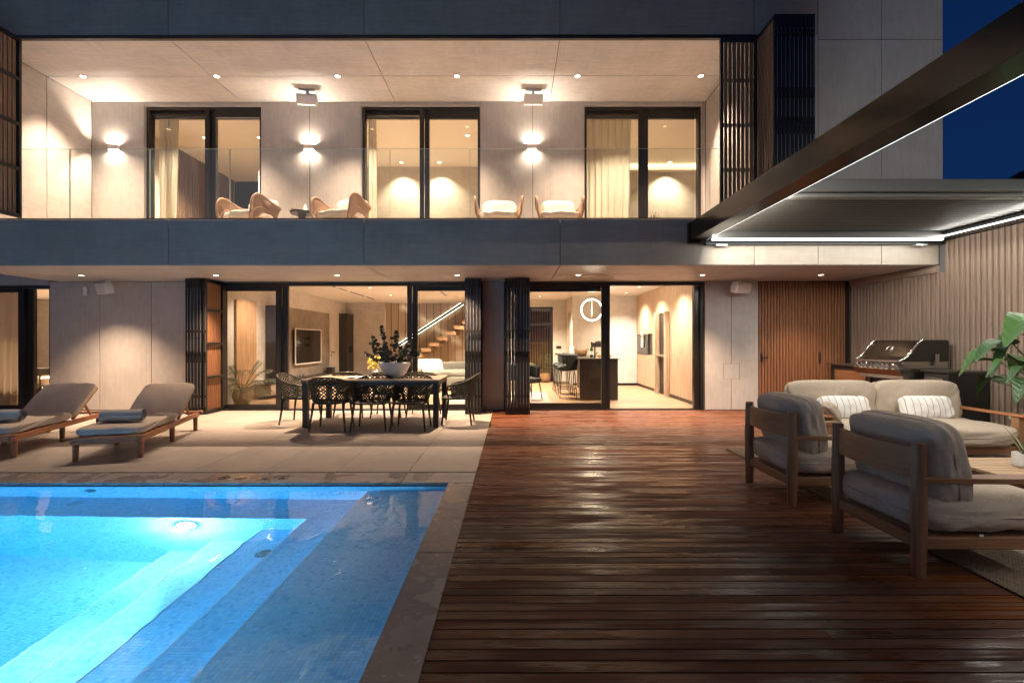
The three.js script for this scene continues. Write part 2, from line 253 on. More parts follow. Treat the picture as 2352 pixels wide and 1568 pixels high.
// ------------------------------------------------------------------ patio paving, pool coping, deck
{
  const patio = structure('patio', 'beige large-format stone paving between the pool and the glass doors', 'paving', [-5, 0, 7.4]), r = rng(41);
  wadd(patio, 'mortar_bed', bx(-13, -0.385, -0.11, -0.024, 5.14, 9.76), M.core);
  const rows = [[5.15, 6.72], [6.723, 8.29], [8.293, 9.75]];
  for (const [a, b] of rows) for (let k = 0; k < 16; k++) {
    const x1 = k ? -1.12 - 0.785 * (k - 1) : -0.388, x0 = -1.12 - 0.785 * k + 0.003; if (x1 < -12.9) continue;
    wadd(patio, 'paving_tile', bx(x0 + 0.003, x1, -0.022, -0.0012 * r(), a, b - 0.006, 0), M.patio[Math.floor(r() * 3)]);
  }
  const cop = structure('pool_coping', 'wet stone coping along the pool edge', 'coping', [-3, 0, 4.9]);
  for (let k = 0; k < 12; k++) { const x1 = k ? -1.12 - 0.785 * (k - 1) : -0.388, x0 = -1.12 - 0.785 * k + 0.003; wadd(cop, 'coping_stone', bx(x0 + 0.005, x1, -0.03, -0.002, 4.765, 5.118, 0), M.coping); }
  for (let k = 0; k < 3; k++) wadd(cop, 'coping_stone', bx(-0.632, -0.388, -0.03, -0.002, Math.max(0.5, 4.762 - 1.57 * (k + 1)), 4.762 - 1.57 * k - 0.009, 2), M.coping);
  for (let k = 0; k < 11; k++) wadd(cop, 'coping_stone', bx(-1.17 - 0.785 * k, -0.388 - 0.785 * k, -0.03, -0.002, 0.15, 0.497, 0), M.coping);
  wadd(cop, 'slot_drain', bx(-12, -0.39, -0.07, -0.05, 5.118, 5.15, 0), M.steel);
  for (const x of [-2.965, -2.795, -2.54, -2.36]) {
    const j = wadd(cop, 'control_button', new THREE.CylinderGeometry(0.055, 0.058, 0.006, 24).translate(x, 0.001, -4.93), M.steel);
    wadd(j, 'button_cap', new THREE.CylinderGeometry(0.022, 0.024, 0.008, 16).translate(x, 0.006, -4.93), M.steelBright);
  }
  const deck = structure('timber_deck', 'reddish hardwood deck of narrow boards running across the terrace', 'deck', [3.2, 0, 6]), d = rng(43);
  wadd(deck, 'joist_bed', bx(-0.384, 6.84, -0.13, -0.10, 0.3, 9.76), M.teakDark);
  for (let k = 0; k < 121; k++) {
    const Z1 = 9.74 - 0.0772 * k, Z0 = Z1 - 0.0682, cut = 1.2 + 4.6 * d();
    for (const [a, b] of [[-0.384, cut - 0.001], [cut + 0.001, 6.84]]) wadd(deck, 'deck_board', bx(a, b, -0.024, -0.0012 * d(), Z0, Z1, 0), M.deck[Math.floor(d() * 6)]);
  }
}
// ------------------------------------------------------------------ swimming pool
{
  const W = POOL.water, basin = structure('pool_basin', 'blue mosaic swimming pool with a bench along the far side and broad steps', 'pool', [-4, -1.5, 3]);
  const depth = [0.13, 0.39, 0.65, 0.91, 1.17, 1.43], edge = [-0.63, -1.43, -1.83, -2.24, -2.65, -3.05];
  const solid = [
    bx(POOL.x0 - 0.2, POOL.x1 + 0.23, -1.9, -0.032, POOL.z1, POOL.z1 + 0.34), bx(POOL.x1, POOL.x1 + 0.235, -1.9, -0.032, POOL.z0, POOL.z1), bx(POOL.x0 - 0.2, POOL.x0, -1.9, -0.032, POOL.z0, POOL.z1), bx(POOL.x0 - 0.2, POOL.x1 + 0.23, -1.9, -0.032, POOL.z0 - 0.2, POOL.z0),
    bx(POOL.x0, POOL.x1, -1.9, W - 1.434, POOL.z0, POOL.z1),
  ];
  wadd(basin, 'shell', join(solid), M.grout);
  wadd(basin, 'bench', bx(POOL.x0, edge[1], -1.9, W - 0.394, 4.274, POOL.z1), M.grout);
  for (let k = 0; k < 5; k++) wadd(basin, 'step', bx(edge[k + 1] + 0.004, edge[k], -1.9, W - depth[k] - 0.004, POOL.z0, k === 0 ? POOL.z1 : 4.274), M.grout);
  // glass mosaic, 25 mm pieces: nobody could count them
  const r = rng(51), mats = [], cols = [], q = new THREE.Quaternion(), e = new THREE.Euler(), m4 = new THREE.Matrix4(), one = V3(1, 1, 1), c = new THREE.Color();
  const tones = [[0.52, 0.80, 0.92], [0.50, 0.785, 0.91], [0.54, 0.81, 0.93], [0.38, 0.69, 0.86], [0.44, 0.74, 0.89]];
  const piece = (x, y, Z, rx, rz) => {
    e.set(rx + (r() - 0.5) * 0.02, 0, rz + (r() - 0.5) * 0.02); q.setFromEuler(e);
    mats.push(m4.compose(V3(x + 4, y + 1.5, -Z + 3), q, one).clone()); // relative to the basin's base
    const t = tones[r() < 0.80 ? Math.floor(r() * 3) : 3 + Math.floor(r() * 2)]; const k = 0.94 + 0.12 * r(); cols.push(c.setRGB(t[0] * k, t[1] * k, t[2] * k).clone());
  };
  const P = 0.025, flat = (x0, x1, y, Z0, Z1) => { for (let x = x1 - P / 2; x > x0; x -= P) for (let Z = Z1 - P / 2; Z > Z0; Z -= P) piece(x, y, Z, 0, 0); };
  const wallZ = (x0, x1, y0, y1, Z) => { for (let x = x1 - P / 2; x > x0; x -= P) for (let y = y1 - P / 2; y > y0; y -= P) piece(x, y, Z, Math.PI / 2, 0); };
  flat(edge[1], edge[0], W - depth[0], 1.6, POOL.z1);
  for (let k = 1; k < 5; k++) flat(edge[k + 1], edge[k], W - depth[k], 1.6, 4.27);
  flat(-7.6, edge[1], W - depth[1], 4.27, POOL.z1);
  flat(-7.0, edge[5], W - depth[5], 1.7, 4.27);
  wallZ(-8.2, POOL.x1, W - depth[1], -0.04, POOL.z1 - 0.002);
  wallZ(-7.6, edge[2], W - depth[5], W - depth[1], 4.27);
  const inst = new THREE.InstancedMesh(new THREE.BoxGeometry(0.0232, 0.005, 0.0232), M.mosaic, mats.length);
  mats.forEach((m, i) => { inst.setMatrixAt(i, m); inst.setColorAt(i, cols[i]); });
  inst.name = 'mosaic'; inst.userData = { kind: 'stuff' }; basin.add(inst);
  // nosing of each step: one pale row
  for (let k = 1; k < 6; k++) wadd(basin, 'step_nosing', bx(edge[k] - 0.003, edge[k] + 0.006, W - depth[k - 1] - 0.012, W - depth[k - 1] + 0.0045, 0.6, k === 1 ? POOL.z1 : 4.27), M.white);
  wadd(basin, 'overflow_tile_band', bx(POOL.x0, POOL.x1, W + 0.004, -0.031, POOL.z1 - 0.010, POOL.z1 - 0.001), M.waterline);
  const ring = (x, y, Z, wall) => { const t = wadd(basin, 'inlet_fitting', new THREE.CylinderGeometry(0.06, 0.064, 0.012, 28).rotateX(wall ? Math.PI / 2 : 0).translate(x, y, -Z), M.steel); wadd(t, 'grille', new THREE.TorusGeometry(0.036, 0.006, 6, 24).rotateX(wall ? 0 : Math.PI / 2).translate(x, y + (wall ? 0 : 0.007), -Z + (wall ? 0.008 : 0)), M.steelBright); };
  ring(-1.99, W - 0.645, 3.83, false); ring(-4.2, W - 0.14, 4.765, true); ring(-4.2, W - 0.385, 4.60, false);
  // water
  const wg = new THREE.BoxGeometry(POOL.x1 - POOL.x0 + 0.16, 1.52, POOL.z1 - POOL.z0 + 0.2, 1, 1, 1).translate((POOL.x0 + POOL.x1) / 2 , W - 0.76, -(POOL.z0 + POOL.z1) / 2);
  const water = new THREE.Mesh(grainUV(wg, 0), M.water); water.name = 'pool_water'; tag(water, 'clear lit blue water filling the swimming pool', 'water', { kind: 'structure' }); scene.add(water);
  // underwater lamps
  const lamp = (x, y, Z, label, aim, cd, wide, turn = 0) => {
    const t = thing('underwater_lamp', label, 'pool lamp', [x, y, Z], { group: 'underwater pool lamps', turn });
    add(t, 'trim_ring', new THREE.TorusGeometry(0.098, 0.012, 8, 32), M.steelBright);
    add(t, 'lamp_lens', new THREE.CylinderGeometry(0.085, 0.09, 0.02, 32).rotateX(Math.PI / 2), poolFace);
    const l = new THREE.PointLight(POOLC, wide); l.position.set(0, 0, 0.07); l.shadow.radius = 3; l.name = 'lamp_light'; t.add(l);
    if (cd) { const s = new THREE.SpotLight(POOLC, cd, 0, 30 * Math.PI / 180, 0.8, 2); s.position.set(0, 0, 0.075); s.target.position.set(...aim); s.shadow.radius = 3; s.name = 'lamp_light'; t.add(s, s.target); }
  };
  lamp(-2.9, W - 0.57, 4.262, 'glowing round underwater lamp in the far pool wall near the steps', [0.12, -0.32, 2.4], 60, 4.5);
  lamp(-7.0, W - 0.57, 4.262, 'round underwater lamp in the far pool wall beyond the left edge', null, 0, 12);
  lamp(-2.9, W - 0.36, POOL.z0 + 0.012, 'round underwater lamp in the near pool wall', [0, -0.5, -4], 20, 30, Math.PI);
  lamp(-6.0, W - 0.36, POOL.z0 + 0.012, 'round underwater lamp in the near pool wall at left', null, 0, 21, Math.PI);
}
// ------------------------------------------------------------------ the house
const F = 7.7, W_ = 9.75, SOF = 2.626, BAL = 3.30, ROOF = 6.285, CEIL = 2.86, UCEIL = 6.05;
const house = thing('house', 'modern two-storey villa clad in pale stone-look panels with a deep lit balcony', 'house', [0, 0, 12]);
{
  // load-bearing walls behind the cladding
  const w = (x0, x1, y0, y1, Z0, Z1, m = M.core) => wadd(house, 'wall', bx(x0, x1, y0, y1, Z0, Z1), m);
  for (const [a, b] of [[-9.42, -6.02], [-0.62, -0.16], [3.93, 5.03], [6.84, 6.98]]) w(a, b, -0.1, 2.64, 9.765, 10.05); w(5.03, 6.84, -0.1, 2.64, 9.95, 10.05);
  w(-14, -9.42, 2.545, 3.2, 9.765, 10.05); w(-6.02, -0.62, 2.605, 2.9, 9.79, 10.05); w(-0.16, 3.93, 2.605, 2.9, 9.79, 10.05);
  for (const [a, b] of [[-9.0, -7.49], [-5.106, -3.07], [-0.638, 1.472], [3.883, 4.0]]) w(a, b, 3.2, ROOF, 9.765, 10.05);
  for (const [a, b] of [[-7.49, -5.106], [-3.07, -0.638], [1.472, 3.883]]) w(a, b, 6.2, ROOF, 9.80, 10.05);
  w(-9.0, -8.575, 3.2, ROOF, F + 0.02, 9.765); w(3.965, 6.93, SOF + 0.02, 7.4, F + 0.02, 10.05); w(5.35, 6.93, SOF + 0.02, 7.4, 10.05, 19); w(-14, -9.0, 3.2, 7.4, 9.765, 19);
  wadd(house, 'floor_slab', bx(-9.25, 6.86, SOF + 0.016, 3.28, F + 0.02, 9.765), M.core);
  wadd(house, 'floor_slab', bx(-14, 6.9, CEIL + 0.01, 3.28, 10.05, 19), M.core);
  wadd(house, 'roof', bx(-14, 6.9, ROOF + 0.016, 7.45, F + 0.02, 19), M.core);

  // cladding: big panels, 6 mm open joints
  const g = 0.006;
  const panelZ = (name, xs, ys, Z, m) => { for (let i = 0; i + 1 < xs.length; i++) for (let j = 0; j + 1 < ys.length; j++) wadd(house, name, bx(xs[i] + g, xs[i + 1] - g, ys[j] + g, ys[j + 1] - g, Z, Z + 0.012, 0), m); };
  panelZ('fascia_panel', [-11.84, -8.68, -5.53, -2.38, 0.777, 3.90, 4.93], [ROOF + 0.045, 7.45], F, M.fascia);
  panelZ('fascia_panel', [4.93, 5.95, 6.94], [3.37, 6.25, 7.45], F, M.panelV);
  wadd(house, 'fascia_panel', bx(3.953, 4.927, 3.37, 6.327, F, F + 0.012, 0), M.panelV);
  panelZ('fascia_panel', [-9.25, -8.68, -5.53, -2.38, 0.777, 3.90, 4.93, 5.95, 6.87], [SOF, 3.367], F, M.fascia);
  wadd(house, 'fascia_return', bx(6.926, 6.94, 3.37, 7.45, F + 0.014, 12), M.panelV);
  panelZ('cladding_panel', [-9.42, -8.4, -7.35, -6.02], [0.012, SOF - 0.004], W_, M.panelV);
  panelZ('cladding_panel', [-0.62, -0.16], [0.012, SOF - 0.004], W_, M.panelV);
  for (const [a, b, c, d] of [[3.93, 4.47, 0.012, 0.63], [4.47, 5.02, 0.012, 0.63], [3.93, 4.31, 0.63, 0.94], [4.63, 5.02, 0.63, 0.94], [3.93, 4.47, 0.94, SOF - 0.004], [4.47, 5.02, 0.94, SOF - 0.004]])
    wadd(house, 'cladding_panel', bx(a + (a === 4.63 || a === 3.93 || a === 4.47 ? g : 0), b - g, c, d, W_, W_ + 0.012, 0), M.panelV);
  wadd(house, 'access_hatch', bx(4.313, 4.627, 0.634, 0.936, W_ + 0.001, W_ + 0.012, 0), M.panelV);
  panelZ('cladding_panel', [-14, -11.5, -9.425], [2.55, 3.4], W_, M.panelV);
  panelZ('cladding_panel', [-8.56, -7.49], [3.31, ROOF - 0.004], W_, M.panelV);
  panelZ('cladding_panel', [-5.106, -4.122, -3.07], [3.31, ROOF - 0.004], W_, M.panelV);
  panelZ('cladding_panel', [-0.638, 0.425, 1.472], [3.31, ROOF - 0.004], W_, M.panelV);
  panelZ('cladding_panel', [3.883, 3.95], [3.31, ROOF - 0.004], W_, M.panelV);
  // window reveals
  for (const [a, b] of [[-7.49, -5.106], [-3.07, -0.638], [1.472, 3.883]]) wadd(house, 'window_reveal', join([bx(a - 0.002, a + 0.01, 3.31, 6.2, W_ + 0.013, 9.87), bx(b - 0.01, b + 0.002, 3.31, 6.2, W_ + 0.013, 9.87), bx(a, b, 6.2, 6.212, W_ + 0.013, 9.87), bx(a, b, 6.21, ROOF - 0.004, W_, W_ + 0.012, 0)]), M.panelV);
  // balcony side walls
  for (const [Z0, Z1] of [[F, 8.81], [8.81, W_ - 0.002]]) for (const [a, b] of [[-8.575, -8.562], [3.952, 3.964]]) wadd(house, 'cladding_panel', bx(a, b, 3.31, ROOF - 0.004, Z0 + g, Z1 - g, 1), M.panelV);
  // soffits
  const soff = (xs, Zs, y) => { for (let i = 0; i + 1 < xs.length; i++) for (let j = 0; j + 1 < Zs.length; j++) wadd(house, 'soffit_panel', bx(xs[i] + g, xs[i + 1] - g, y, y + 0.012, Zs[j] + g, Zs[j + 1] - g, 0), M.panelH); };
  soff([-9.25, -8.68, -5.53, -2.38, 0.777, 3.90, 6.84], [F + 0.012, 8.81, W_ + 0.03], SOF);
  soff([-8.56, -5.53, -2.38, 0.777, 3.95], [F + 0.06, 8.81, W_ + 0.03], ROOF);
  wadd(house, 'shutter_track', bx(-8.55, 3.95, ROOF - 0.012, ROOF + 0.043, F - 0.004, F + 0.058, 0), M.frame);
  wadd(house, 'edge_trim', bx(-9.25, 4.9, 3.367, 3.374, F - 0.002, F + 0.05, 0), M.frame);
  wadd(house, 'balcony_floor', bx(-8.57, 3.96, 3.28, BAL, F + 0.05, 9.87, 0), M.patio[0]);

  // interior, ground floor: living room and kitchen in one, bedroom at left
  const iw = (x0, x1, y0, y1, Z0, Z1, m = M.plaster) => wadd(house, 'interior_wall', bx(x0, x1, y0, y1, Z0, Z1), m);
  wadd(house, 'interior_floor', bx(-6.3, 4.05, -0.1, -0.006, 9.95, 18.2, 0), M.oakFloor);
  wadd(house, 'interior_ceiling', bx(-6.3, 4.05, CEIL, CEIL + 0.01, 10.05, 18.2), M.ceiling);
  iw(-6.5, -6.3, -0.1, CEIL, 10.05, 18.4); iw(-6.5, -4.83 + 0.0, -0.1, CEIL, 18.2, 18.4); iw(-4.83, -0.42, -0.1, CEIL, 18.2, 18.4, M.groove);
  iw(-0.42, -0.3, -0.1, CEIL, 16.9, 18.2); iw(-0.3, 0.2, -0.1, CEIL, 16.9, 17.1, M.plasterWarm); iw(1.45, 1.93, -0.1, CEIL, 16.9, 17.1, M.plasterWarm); iw(0.2, 1.45, 2.62, CEIL, 16.9, 17.1, M.plasterWarm);
  iw(1.93, 2.1, -0.1, CEIL, 15.3, 16.9); iw(2.1, 4.2, -0.1, CEIL, 15.3, 15.5); iw(4.05, 4.2, -0.1, CEIL, 10.05, 15.3);
  wadd(house, 'skirting', join([bx(1.94, 4.0, 0, 0.07, 15.285, 15.299)]), M.frame);
  iw(-0.60, -0.18, 0, CEIL, 10.05, 10.12, M.plaster);
  // front entrance door in the back wall
  const fd = wadd(house, 'entrance_door', bx(-6.0, -4.87, 0, 2.62, 18.165, 18.195, 1), M.plasterWarm); wadd(fd, 'door_frame', join([bx(-6.06, -6.0, 0, 2.68, 18.15, 18.199), bx(-4.87, -4.80, 0, 2.68, 18.15, 18.199), bx(-6.0, -4.87, 2.62, 2.68, 18.15, 18.199)]), M.plaster);
  wadd(fd, 'lock_plate', bx(-5.36, -5.2, 1.32, 1.42, 18.15, 18.166), M.blackMatt); for (const y of [0.5, 1.2, 1.95, 2.3]) wadd(fd, 'hinge', bx(-6.0, -5.975, y, y + 0.12, 18.15, 18.166), M.silver);
  for (const y of [1.22, 1.48]) wadd(house, 'switch_plate', bx(-4.64, -4.46, y, y + 0.10, 18.185, 18.199), M.blackMatt);
  for (let k = 0; k < 15; k++) { const x = -4.6 + 0.27 * k; wadd(house, 'wall_joint_strip', bx(x, x + 0.016, 0, CEIL, 18.188, 18.199), M.darkCab); }
  // television wall
  wadd(house, 'stone_wall_slab', bx(-6.298, -6.27, 0.05, 2.36, 12.9, 14.7, 2), M.marble); wadd(house, 'stone_wall_slab', bx(-6.298, -6.27, 0.05, 2.36, 14.705, 16.42, 2), M.marble);
  wadd(house, 'wood_wall_panel', bx(-6.298, -6.25, 0.0, 2.36, 10.86, 11.7, 1), M.oakTread);
  const idr = wadd(house, 'interior_door', bx(-6.298, -6.26, 0, 2.36, 16.5, 17.32, 1), M.plasterWarm); wadd(idr, 'handle', join([bx(-6.26, -6.20, 1.02, 1.05, 16.58, 16.61), bx(-6.215, -6.20, 1.02, 1.05, 16.58, 16.75), bx(-6.26, -6.25, 0.9, 0.96, 16.58, 16.62)]), M.blackMatt);
  const cab = wadd(house, 'corner_cupboard', bx(-6.298, -6.01, 0, 2.42, 17.4, 18.19, 1), M.darkCab); wadd(cab, 'panel', bx(-6.008, -6.002, 1.0, 1.22, 17.6, 18.0), M.blackMatt);
  // back window with slatted screen outside
  const bw = wadd(house, 'back_window', join([bx(0.2, 0.27, 0, 2.62, 16.92, 17.0), bx(1.38, 1.45, 0, 2.62, 16.92, 17.0), bx(0.2, 1.45, 2.55, 2.62, 16.925, 16.995), bx(0.2, 1.45, 0, 0.08, 16.925, 16.995), bx(0.27, 1.38, 1.95, 2.05, 16.925, 16.995)]), M.frame);
  wadd(bw, 'pane', bx(0.27, 1.38, 0.08, 1.95, 16.955, 16.961), M.glassTint); wadd(bw, 'pane', bx(0.27, 1.38, 2.05, 2.55, 16.955, 16.961), M.glassTint);
  wadd(house, 'outside_screen', join([...Array(16)].map((_, k) => bx(0.1 + 0.09 * k, 0.16 + 0.09 * k, 0, 2.8, 17.5, 17.53)).concat([bx(0.05, 1.6, 1.3, 1.36, 17.54, 17.57), bx(0.05, 1.6, 0.3, 0.36, 17.54, 17.57)])), M.slatDim);
  wadd(house, 'outside_wall', bx(-0.3, 1.93, -0.1, CEIL, 17.75, 17.9), M.night);
  iw(1.45, 1.6, -0.1, CEIL, 17.1, 17.9, M.core); iw(-0.3, 0.0, -0.1, CEIL, 17.1, 17.9, M.core); wadd(house, 'interior_ceiling', bx(-0.3, 1.93, CEIL, CEIL + 0.01, 17.1, 17.9), M.core);
  wadd(house, 'wall_socket', bx(1.98 + 0.55, 1.98 + 0.93, 1.22, 1.36, 15.285, 15.299), M.blackMatt); wadd(house, 'wall_socket', bx(1.56, 1.74, 1.14, 1.24, 16.885, 16.899), M.blackMatt);
  wadd(house, 'niche_panel', bx(1.915, 1.929, 0.9, 2.35, 15.7, 16.4), M.taupe);
  // ceiling slots
  for (const [x0, Z0, L] of [[-4.75, 11.2, 1.6], [-4.75, 13.1, 0.6], [-4.75, 14.0, 1.3], [-4.75, 15.6, 0.8], [-2.1, 12.2, 1.5], [-2.1, 14.0, 1.2], [0.72, 11.5, 1.8]]) wadd(house, 'ceiling_slot', bx(x0, x0 + 0.035, CEIL - 0.012, CEIL - 0.001, Z0, Z0 + L), M.blackMatt);
  wadd(house, 'air_grille', join([bx(1.7, 2.4, CEIL - 0.012, CEIL - 0.001, 13.6, 13.63), bx(1.7, 2.4, CEIL - 0.012, CEIL - 0.001, 14.3, 14.33), bx(1.7, 1.73, CEIL - 0.013, CEIL - 0.001, 13.6, 14.33), bx(2.37, 2.4, CEIL - 0.013, CEIL - 0.001, 13.6, 14.33)]), M.plaster);
  // bedroom
  wadd(house, 'interior_floor', bx(-14, -6.5, -0.1, -0.006, 9.95, 14.2, 0), M.oakFloor); wadd(house, 'interior_ceiling', bx(-14, -6.5, 2.62, 2.64, 10.05, 14.2), M.ceiling);
  iw(-14, -6.5, -0.1, CEIL, 13.8, 14.0, M.plasterWarm); iw(-14.2, -14, -0.1, CEIL, 9.8, 14.0, M.plasterWarm); wadd(house, 'floor_slab', bx(-14, -6.5, 2.64, 3.28, 10.05, 14.2), M.core);

  // interior, first floor: three rooms
  wadd(house, 'interior_floor', bx(-8.2, 5.36, 3.28, BAL, 9.87, 14.5, 0), M.oakFloor); wadd(house, 'interior_ceiling', bx(-8.2, 5.36, UCEIL, UCEIL + 0.02, 10.05, 14.5), M.ceiling);
  iw(-8.25, -8.06, BAL, UCEIL, 10.05, 14.5, M.plasterWarm); iw(-4.35, -4.2, BAL, UCEIL, 10.05, 14.5, M.plasterWarm); iw(0.35, 0.5, BAL, UCEIL, 10.05, 14.5, M.plasterWarm); iw(5.2, 5.35, BAL, UCEIL, 10.05, 14.5, M.plasterWarm);
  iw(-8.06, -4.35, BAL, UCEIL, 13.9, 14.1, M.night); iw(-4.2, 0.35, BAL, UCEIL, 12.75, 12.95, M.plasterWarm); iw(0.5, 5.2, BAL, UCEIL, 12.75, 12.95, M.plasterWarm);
  wadd(house, 'upper_wall', join([bx(-8.2, 5.36, UCEIL + 0.02, ROOF, 10.05, 14.5)]), M.core);
  for (let k = 0; k < 30; k++) { const Z = 11.0 + 0.095 * k; wadd(house, 'wall_slat', bx(-8.058, -8.03, BAL, UCEIL - 0.002, Z, Z + 0.06, 1), M.slatDim); }

  // sliding doors: dark frames with panes
  const slider = (label, x0, x1, y0, y1, mulls, panes, Z = 9.80) => {
    const bars = [bx(x0, x1, y1 - 0.055, y1, Z, Z + 0.14), bx(x0, x1, y0 - 0.02, y0 + 0.018, Z, Z + 0.14), bx(x0, x0 + 0.06, y0 + 0.018, y1 - 0.055, Z, Z + 0.14), bx(x1 - 0.06, x1, y0 + 0.018, y1 - 0.055, Z, Z + 0.14)];
    for (const [a, b] of mulls) bars.push(bx(a, a + (b - a) * 0.46, y0 + 0.018, y1 - 0.055, Z + 0.004, Z + 0.075), bx(a + (b - a) * 0.5, b, y0 + 0.018, y1 - 0.055, Z + 0.062, Z + 0.135));
    const f = wadd(house, 'sliding_door', join(bars), M.frame, label);
    panes.forEach(([a, b, off, m, bot, top]) => { wadd(f, 'pane', bx(a, b, y0 + 0.018 + (bot ?? 0), y1 - 0.055 - (top ?? 0), Z + off, Z + off + 0.006), m ?? M.glassTint); if (bot) wadd(f, 'bottom_rail', bx(a, b, y0 + 0.018, y0 + 0.018 + bot, Z + off - 0.02, Z + off + 0.03), M.frame); if (top) wadd(f, 'top_rail', bx(a, b, y1 - 0.055 - top, y1 - 0.055, Z + off - 0.02, Z + off + 0.03), M.frame); });
  };
  slider('wide dark sliding doors of the living room behind the dining table', -5.97, -0.62, 0.0, 2.60, [[-4.84, -4.62], [-2.15, -1.95]], [[-5.91, -4.84, 0.1, M.glassTint, 0.085, 0.1], [-1.95, -0.68, 0.1, M.glassTint, 0.085, 0.1]]);
  slider('dark sliding doors of the kitchen, right leaf pushed open', -0.16, 3.92, 0.0, 2.60, [[1.835, 2.02]], [[-0.1, 1.835, 0.1, M.glassTint, 0.11, 0.12]]);
  wadd(house, 'door_jamb', join([bx(3.74, 3.80, 0.02, 2.54, 9.83, 9.93), bx(3.815, 3.86, 0.02, 2.54, 9.86, 9.93)]), M.frameGloss);
  slider('dark sliding doors of the ground-floor bedroom', -12.5, -9.42, 0.0, 2.54, [[-10.12, -9.86]], [[-12.4, -10.12, 0.1, M.glassTint, 0.08, 0.06]]);
  slider('left upper balcony window with a sheer curtain', -7.49, -5.106, BAL, 6.2, [[-6.29, -6.10]], [[-7.43, -6.29, 0.1, M.glassTint, 0.06, 0.08], [-6.10, -5.166, 0.04, M.glassTint, 0.06, 0.14]]);
  slider('middle upper balcony window', -3.07, -0.638, BAL, 6.2, [[-1.89, -1.70]], [[-3.01, -1.89, 0.1, M.glassTint, 0.06, 0.08], [-1.70, -0.70, 0.04, M.glassTint, 0.06, 0.18]]);
  slider('right upper balcony window with long curtains', 1.472, 3.883, BAL, 6.2, [[2.60, 2.81]], [[1.53, 2.60, 0.1, M.glassTint, 0.06, 0.06], [2.81, 3.75, 0.04, M.glassTint, 0.06, 0.18]]);
  wadd(house, 'window_vent', bx(-6.08, -5.18, 5.985, 6.10, 9.83, 9.835), M.silver);
}

// glass balustrade
{
  const t = thing('glass_balustrade', 'frameless clear glass balustrade along the balcony edge', 'balustrade', [-2.4, 3.37, F + 0.03]);
  wadd(t, 'base_rail', bx(-8.55, 3.95, 3.374, 3.39, F + 0.012, F + 0.05, 0), M.frame);
  const xs = [-8.56, -7.14, -5.846, -4.555, -3.264, -1.972, -0.681, 0.611, 1.902, 3.194, 3.945];
  for (let k = 0; k + 1 < xs.length; k++) {
    const p = wadd(t, 'glass_panel', bx(xs[k] + 0.006, xs[k + 1] - 0.006, 3.392, 4.507, F + 0.030, F + 0.0305), M.glass);
    wadd(p, 'glass_edge', join([bx(xs[k] + 0.006, xs[k + 1] - 0.006, 4.507, 4.511, F + 0.024, F + 0.036), bx(xs[k] + 0.006, xs[k] + 0.009, 3.392, 4.507, F + 0.024, F + 0.036), bx(xs[k + 1] - 0.009, xs[k + 1] - 0.006, 3.392, 4.507, F + 0.024, F + 0.036)]), M.glassEdge);
  }
}

